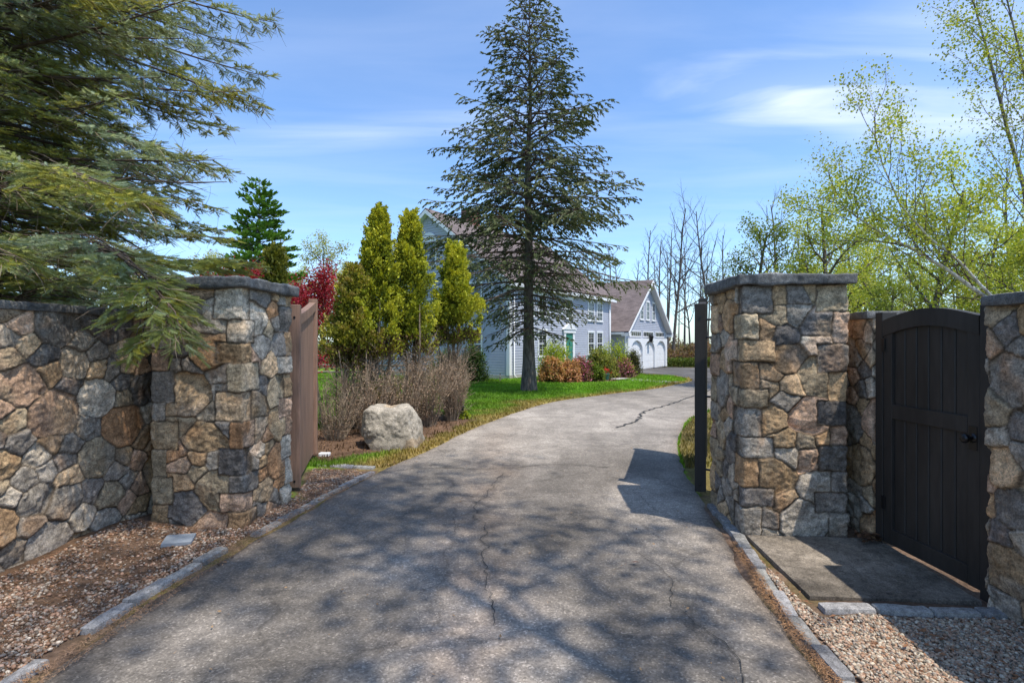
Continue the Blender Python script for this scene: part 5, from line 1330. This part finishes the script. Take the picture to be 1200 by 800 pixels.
for a, b in doors:
    d_ = MB().box(a, b, -.012, -.001, .02, 2.28).build('garage_door', M['white'], ga)
    for r_ in range(4):
        for c_ in range(4):
            w4 = (b - a) / 4; MB().box(a + c_ * w4 + .06, a + (c_ + 1) * w4 - .06, -.020, -.0125, .08 + r_ * .5, .08 + r_ * .5 + .40).build('panel', M['white'], d_)
    fr = MB(); m_ = (a + b) / 2; w_ = (b - a)
    for q0, q1, z0, z1 in ((a + .0, b - .0, 2.42, 2.49), (a, b, 2.80, 2.87), (a, a + .07, 2.49, 2.80), (b - .07, b, 2.49, 2.80)): fr.box(q0, q1, -.055, -.0, z0, z1)
    for i in range(1, 6): fr.box(a + w_ * i / 6 - .012, a + w_ * i / 6 + .012, -.045, -.001, 2.49, 2.80)
    f_ = fr.build('transom_window', M['white'], ga); MB().box(a + .07, b - .07, -.032, -.002, 2.49, 2.80).build('pane', M['glass'], f_)
for x in (3.35, 4.7, 6.05): window(ga, 'x', x, 3.75, .62, 1.35, 0, -1, rows=2)
ln = MB(); ln.box(4.55, 4.95, -.42, -.02, 2.05, 2.12); ln.tube([(4.75, -.28, 2.12), (4.75, -.28, 2.20), (4.75, -.28, 2.50), (4.75, -.28, 2.56), (4.75, -.28, 2.72)], [.10, .14, .19, .12, .02], 8); ln.box(4.72, 4.78, -.28, -.0, 2.52, 2.58)
ln.build('wall_lantern', M['black_metal'], ga)
# recessed porch wall joining house and garage
MB().box(-1.6, -.02, 1.5, 1.62, 0, 2.9).build('porch_wall', M['siding'], ga)
MB().box(-1.15, -.35, 1.42, 1.49, .1, 2.15).build('porch_door', M['white'], ga)

# front walk
mb = MB(); pw_ = [(4.6, 27.2), (5.3, 26.2), (6.1, 24.6), (6.95, 23.1)]
p = smooth_line(pw_, 20); d = unit(np.c_[np.gradient(p[:, 0]), np.gradient(p[:, 1])]); nn = np.c_[-d[:, 1], d[:, 0]] * .55
z = gz(p[:, 1]) + .035; V = np.concatenate([np.c_[p + nn, z], np.c_[p - nn, z], np.c_[p + nn, z - .08], np.c_[p - nn, z - .08]]); n = 20; i = np.arange(n - 1)
mb.add(V, np.concatenate([np.stack([i, n + i, n + i + 1, i + 1], -1), np.stack([i, i + 1, 2 * n + i + 1, 2 * n + i], -1), np.stack([n + i, 3 * n + i, 3 * n + i + 1, n + i + 1], -1)]))
mb.build('front_walk', M['concrete']); bpy.data.objects['front_walk']['kind'] = 'structure'

# ------------------------------------------------------------------ small yard things
fn = thing('rail_fence', 'weathered split rail fence across the far left lawn', 'fence', (-9.2, 26, gzf(26)))
for i in range(6):
    MB().prism([(-.06, -.05), (.07, -.06), (.06, .06), (-.05, .05)], 'z', -.1, 1.15).build('post', M['fence_wood'], fn).location = (-5.2 + i * 2.1, 0, 0)
for i in range(5):
    for z in (.35, .68, 1.0):
        x0 = -5.2 + i * 2.1; MB().tube([(x0, 0, z), (x0 + 1.05, .02, z + .02), (x0 + 2.1, 0, z)], [.045, .055, .045], 6).build('rail', M['fence_wood'], fn)
ps = thing('metal_stake', 'thin dark metal stake on the lawn by the dry shrub', 'stake', (px(394, 9.6), 9.6, 0))
MB().tube([(0, 0, -.05), (0, 0, 1.52)], [.011, .011], 6).build('rod', M['black_metal'], ps); MB().box(-.03, .03, -.006, .006, 1.46, 1.54).build('tab', M['black_metal'], ps)
ll = thing('path_light', 'small black path lantern at the foot of the slender cedar', 'garden light', (px(541.5, 10.9), 10.9, 0))
MB().tube([(0, 0, -.03), (0, 0, .16)], [.010, .010], 6).build('stem', M['black_metal'], ll)
MB().box(-.035, .035, -.035, .035, .165, .25).build('lamp', M['glass'], ll)
MB().prism([(-.05, .255), (.05, .255), (.0, .30)], 'y', -.05, .05).build('roof', M['black_metal'], ll)

# ------------------------------------------------------------------ broadleaf trees
rg = np.random.default_rng(101)
RED = [(.30, .016, .038), (.38, .026, .055), (.17, .010, .020), (.44, .07, .08)]
MAP = [dict(n=1, ratio=1, ang=0, start=0, wob=.08, trop=.02, seg=6), dict(n=12, ratio=.75, ang=.95, start=.25, wob=.15, trop=.03, seg=6), dict(n=8, ratio=.42, ang=.7, start=.2, wob=.16, trop=-.02, seg=4), dict(n=5, ratio=.45, ang=.7, start=.15, wob=.2, trop=-.03, seg=3)]
rm = build_tree('maple_tree', 'dark red japanese maple behind the brown gate leaf', 'tree', (px(372, 14.5), 14.5, gzf(14.5)), np.random.default_rng(5), 3.0, .08, MAP, 'bark', RED, 15, .062, .14, group='red japanese maples left of the gate')
dup(rm, (px(290, 13), 13.0, gzf(13)), 1.9, (1.05, 1.05, .97), 'dark red japanese maple showing over the left pillar cap', 'red japanese maples left of the gate')
# prototypes of spring trees
def proto(seed, H, r0, spec, leafcol, per, size, label, loc, group, bark='bark', spread=.12, name='maple_tree', leafmat='leaf', leaf_lvls=1, twig=None, dir0=(0, 0, 1)):
    return build_tree(name, label, 'tree', loc, np.random.default_rng(seed), H, r0, spec, bark, leafcol, per, size, spread, group=group, leafmat=leafmat, leaf_lvls=leaf_lvls, twig=twig, dir0=dir0)
GW = 'spring green trees beyond the right wall'
def zat(x, D): return (px(x, D), D, gzf(D))
pA = proto(201, 6.3, .13, LEAFY, YG, 7, .080, 'yellow green leafing tree just right of the right pillar cap', zat(960, 17), GW, spread=.16)
pB = proto(202, 5.6, .11, LEAFY, YG, 7, .075, 'yellow green leafing tree above the middle of garden gate', zat(1080, 14), GW, spread=.16)
pC = proto(203, 5.9, .14, LEAFY, [(.13, .19, .03), (.18, .24, .04), (.24, .27, .06)], 5, .085, 'fresh green sapling with sparse leaves above the right pillar cap', zat(880, 20), GW, spread=.13)
lay = [
 (pA, 1000, 25, 1.05, 'full yellow green tree between right pillar cap and garden gate'),
 (pB, 1020, 19, .80, 'low yellow green tree behind the left side of garden gate'),
 (pA, 1150, 17, .80, 'yellow green tree behind the leaning birch stems'),
 (pB, 1200, 12.5, .78, 'dense yellow green tree at the right picture edge above the wall end'),
 (pC, 925, 34, 1.15, 'thin pale green tree far behind right pillar cap'),
 (pA, 1085, 32, 1.0, 'distant yellow green tree above the garden gate arch'),
 (pB, 980, 40, 1.25, 'far yellow green tree right of the pillar cap edge'),
 (pA, 1180, 27, 1.0, 'far yellow green tree at the right edge behind the birch'),
 (pC, 1120, 22, .75, 'small green tree behind the right end of garden gate'),
 (pB, 1260, 20, 1.1, 'yellow green tree out past the right picture edge'),
 (pC, 1045, 13, .50, 'young sparse green tree close behind the garden gate'),
 (pB, 910, 27, .70, 'low yellow green tree just above the right pillar cap'),
]
for i, (p, x, D, s_, lb) in enumerate(lay): dup(p, zat(x, D), i * 1.7 + .5, s_, lb, GW)

# leaning birch with white limbs
rg = np.random.default_rng(77)
def zpt(x, y, D): return np.array([px(x, D), D, 1.57 + (401 - y) / 620 * D])
bD = 7.0; bx0 = px(1215, bD)
bt_loc = np.array([bx0, bD, 0.])
BS = [dict(n=1, ratio=1, ang=0, start=0, wob=.05, trop=.03, seg=8), dict(n=10, ratio=.36, ang=.6, start=.3, wob=.12, trop=.05, seg=5), dict(n=5, ratio=.45, ang=.6, start=.2, wob=.16, trop=-.01, seg=4), dict(n=4, ratio=.5, ang=.6, start=.15, wob=.2, trop=-.04, seg=3)]
out = {0: [], 1: [], 2: [], 3: []}
stems = [([(1212, 420, 7.0), (1190, 370, 7.0), (1150, 345, 7.0), (1110, 316, 7.05), (1070, 292, 7.1), (1040, 278, 7.2), (1005, 255, 7.3), (975, 232, 7.5)], .036),
         ([(1212, 420, 7.0), (1180, 365, 7.0), (1150, 335, 6.95), (1125, 307, 6.9), (1088, 278, 6.9), (1055, 240, 6.9), (1035, 195, 6.9), (1022, 150, 6.9)], .024),
         ([(1214, 420, 7.0), (1210, 300, 7.1), (1200, 220, 7.3), (1180, 150, 7.4), (1160, 70, 7.5), (1140, 0, 7.6), (1125, -60, 7.6)], .034),
         ([(1216, 420, 7.0), (1230, 300, 6.8), (1222, 200, 6.7), (1205, 110, 6.6), (1190, 40, 6.6), (1170, -40, 6.6)], .028)]
for si, (pp, r0) in enumerate(stems):
    P = np.array([zpt(*a) for a in pp]) - bt_loc; P[0] = (P[0][0] * .3, 0, -.05)
    P = np.concatenate([P[:1], P]) if False else P
    rad = np.linspace(r0, .006, len(P)); out[0].append((P, rad))
    nb = 24; n = len(P) - 1
    for k in range(nb):
        t_ = .22 + .78 * (k + rg.random()) / nb; f = t_ * n; i = min(int(f), n - 1); f -= i; p = P[i] * (1 - f) + P[i + 1] * f; dd = unit(P[i + 1] - P[i])
        nd_ = unit(dd * .7 + rg.normal(0, .45, 3) + np.array([-.1, 0, .35])); 
        o2 = grow(rg, p, nd_, rg.uniform(.7, 1.5) * (1.2 - .5 * t_), max(.006, r0 * .3 * (1 - .5 * t_)), BS[1:], 0)
        for kk, vv in o2.items(): out.setdefault(kk + 1, []).extend(vv)
bt = thing('birch_tree', 'leaning birch with white stems and tiny new leaves behind the garden gate', 'tree', tuple(bt_loc))
for k_ in range(4):
    v, f = tubes(out[0][k_:k_ + 1], 8); MB().add(v, f).build('stem', M['birch'] if k_ < 2 else M['bark_pale'], bt, smooth=True)
mb = MB()
for l in (1, 2, 3):
    v, f = tubes(out[l], 4 if l < 3 else 3); mb.add(v, f)
mb.build('branches', M['bark_twig'], bt, smooth=True)
anc = np.concatenate([p[1:] for p, r in out[3]]); v, f, c = leaf_mesh(rg, anc, 5, .036, [(.38, .44, .07), (.30, .37, .06), (.46, .48, .10)], .07)
MB().add(v, f, c).build('crown', M['leaf'], bt)

# --- bare and trunky woods behind the garage and far around
GB = 'bare woodland trees behind the garage'
b1 = proto(301, 15, .17, BARE, None, 0, 0, 'wide bare grey tree just right of the garage, its crown open to the sky', (19.0, 52, gzf(52)), GB, name='bare_tree', bark='bark')
b2 = proto(302, 14, .15, TRUNKY, None, 0, 0, 'slim bare tree rising beside garage roof end', (16.5, 56, gzf(56)), GB, name='bare_tree', bark='bark')
b3 = proto(303, 13, .13, TRUNKY, [(.20, .17, .08), (.16, .18, .05), (.24, .20, .10)], 1, .10, 'slim budding tree with tan buds behind garage', (21.5, 60, gzf(60)), GB, name='budding_tree', bark='bark', spread=.15)
rg = np.random.default_rng(404)
desc = ['leftmost', 'pale', 'dark', 'thin', 'tall', 'short', 'crooked', 'slender', 'forked', 'straight']
places = ['above the garage roof', 'behind the garage gable', 'right of the garage', 'behind the house ridge', 'at the woodland edge past the garage', 'by the black gate leaf edge']
k = 0
xs = []
for x in np.arange(690, 835, 7.0):
    D = rg.uniform(48, 78); p = [b1, b2, b2, b3, b3][rg.integers(0, 5)]
    pl = 'above the garage roof' if x < 745 else ('behind the garage gable' if x < 785 else 'between garage and black gate leaf')
    dist_ = 'near' if D < 58 else ('middle distance' if D < 68 else 'far')
    dup(p, zat(x, D), rg.uniform(0, 6), rg.uniform(.72, 1.08), f"{dist_} {desc[k % 10]} {'budding' if p is b3 else 'bare'} tree {pl}, {['first', 'second', 'third', 'fourth', 'fifth', 'sixth', 'seventh', 'eighth'][k % 8]} of that stretch", GB); k += 1
# woods beyond the right wall, and left background
GR = 'woodland trees far beyond the right wall'
for i, x in enumerate(np.arange(850, 1290, 17.0)):
    D = rg.uniform(38, 62); p = [b2, b3, pA, pB, b1][i % 5]
    dup(p, zat(x, D), rg.uniform(0, 6), rg.uniform(.75, 1.05), f"far {['bare', 'budding', 'yellow green', 'soft green', 'wide bare'][i % 5]} woodland tree {'above the right pillar cap' if x < 1000 else 'above the garden gate' if x < 1150 else 'above the near wall end'}, {['leftmost', 'left', 'middle', 'right', 'rightmost'][(i // 5) % 5]} of its kind there", GR)
GLf = 'trees beyond the left lawn'
yl = proto(305, 9.6, .13, LEAFY, [(.42, .43, .10), (.33, .37, .07), (.48, .44, .14)], 5, .13, 'airy yellow green tree between red maple and cedars', zat(375, 42), GLf, spread=.2)
for i, (x, D, s_, lb) in enumerate([(402, 46, .85, 'pale yellow green tree just left of the tallest cedar'), (345, 50, .9, 'yellow green tree behind the red maple'), (430, 55, .9, 'distant yellow green tree hidden behind the tall cedars'), (470, 58, .8, 'distant pale tree between cedar and house gable'),
                                    (300, 52, 1.0, 'yellow green tree below the white pine'), (250, 48, 1.0, 'yellow green tree behind the overhanging spruce'), (160, 46, 1.0, 'green tree glimpsed through the spruce branches'), (60, 44, 1.0, 'green tree behind the far left spruce branches')]):
    dup(yl, zat(x, D), i * 1.9, s_, lb, GLf)
for i, x in enumerate(np.arange(20, 480, 33.0)):
    D = rg.uniform(56, 72); dup([b2, b3][i % 2], zat(x, D), rg.uniform(0, 6), rg.uniform(.55, .8), f"far {['bare', 'budding'][i % 2]} tree on the left horizon, {['behind the stone wall', 'behind the left pillar', 'behind the red maple', 'behind the cedars'][min(3, int(x // 130))]}, {['leftmost', 'left', 'middle', 'right'][i % 4]} one", GLf)

# understory brush: far-off masses
def under(name, label, regions, N, seed, cols, hmax, size):
    rg = np.random.default_rng(seed); V = []; mb = MB()
    for (x0, x1, D0, D1, h) in regions:
        n = N; D = rg.uniform(D0, D1, n); x = np.array([px(a, d) for a, d in zip(rg.uniform(x0, x1, n), D)])
        hh = h * (.55 + .45 * noise3(np.c_[x, D, 0 * x], .45, seed)); z = gz(D) + hh * rg.random(n) ** .8
        P = np.c_[x, D, z]; C = np.array(cols)[rg.integers(0, len(cols), n)] * (rg.uniform(.6, 1.3, n) * (1 + .3 * noise3(P, .8, seed + 3)))[:, None]
        v, f, c = scatter(LEAFT, np.array([(0, 1, 2, 3)]), P, rg.normal(0, 1, (n, 3)), rg.normal(0, 1, (n, 3)) + [0, -.5, .6], size * rg.uniform(.6, 1.4, n) * (D / 45), C); mb.add(v, f, c)
    return props(mb.build(name, M['leaf']), label, 'undergrowth', kind='stuff')
under('undergrowth', 'reddish brown undergrowth at the woodland edge right of garage', [(780, 845, 47, 52, 3.0), (690, 850, 58, 66, 3.5)], 9000, 1, [(.24, .15, .10), (.30, .18, .12), (.18, .14, .07), (.22, .17, .08)], 3, .16)
under('undergrowth', 'green and tan undergrowth of the woods beyond the right wall', [(840, 1290, 32, 50, 4.0), (840, 1290, 52, 72, 5.0)], 14000, 2, [(.16, .19, .04), (.21, .22, .06), (.18, .14, .07), (.12, .13, .04)], 3, .20)
under('undergrowth', 'pale green undergrowth along the far left lawn', [(-20, 520, 38, 52, 3.2), (-20, 560, 56, 70, 4.5)], 12000, 3, [(.14, .18, .04), (.20, .21, .06), (.18, .15, .08)], 3, .20)
hr = thing('hedge', 'low green hedge at the foot of reddish brush past the garage', 'hedge', zat(800, 45))
rg = np.random.default_rng(9); n = 3500; P = np.c_[rg.uniform(-3, 4, n), rg.uniform(-.5, .5, n), rg.uniform(0, .8, n)]
v, f, c = scatter(LEAFT, np.array([(0, 1, 2, 3)]), P, rg.normal(0, 1, (n, 3)), rg.normal(0, 1, (n, 3)) + [0, 0, .8], np.full(n, .14), np.array([(.11, .15, .03)]) * rg.uniform(.6, 1.4, (n, 1)))
MB().add(v, f, c).build('leaves', M['leaf'], hr)

# --- trees standing behind the camera whose shade falls across the drive
GS = 'shade trees standing behind the viewer'
s1 = build_tree('oak_tree', 'tall leafing oak right of the entrance whose shade falls on the driveway', 'tree', (3.9, -.7, 0), np.random.default_rng(501), 17, .10, [dict(LEAFY[0]), dict(LEAFY[1], start=.55, n=15, ratio=.29), dict(LEAFY[2], ratio=.42, n=7), dict(LEAFY[3], n=5)], 'bark', YG, 6, .13, .28, group=GS)
dup(s1, (1.2, -3.4, 0), 4.0, 1.0, 'leafing oak directly behind the viewer in the middle of the entrance', GS)
dup(s1, (-2.6, -4.6, 0), 1.1, 1.0, 'leafing oak behind the viewer on the left of the driveway', GS)

# ------------------------------------------------------------------ render settings
scene.render.engine = 'CYCLES'
scene.cycles.max_bounces = 6; scene.cycles.diffuse_bounces = 3; scene.cycles.glossy_bounces = 2; scene.cycles.transmission_bounces = 3; scene.cycles.transparent_max_bounces = 4
scene.cycles.caustics_reflective = False; scene.cycles.caustics_refractive = False
scene.cycles.use_denoising = True
scene.view_settings.view_transform = 'Standard'; scene.view_settings.look = 'None'; scene.view_settings.exposure = 0; scene.view_settings.gamma = 1
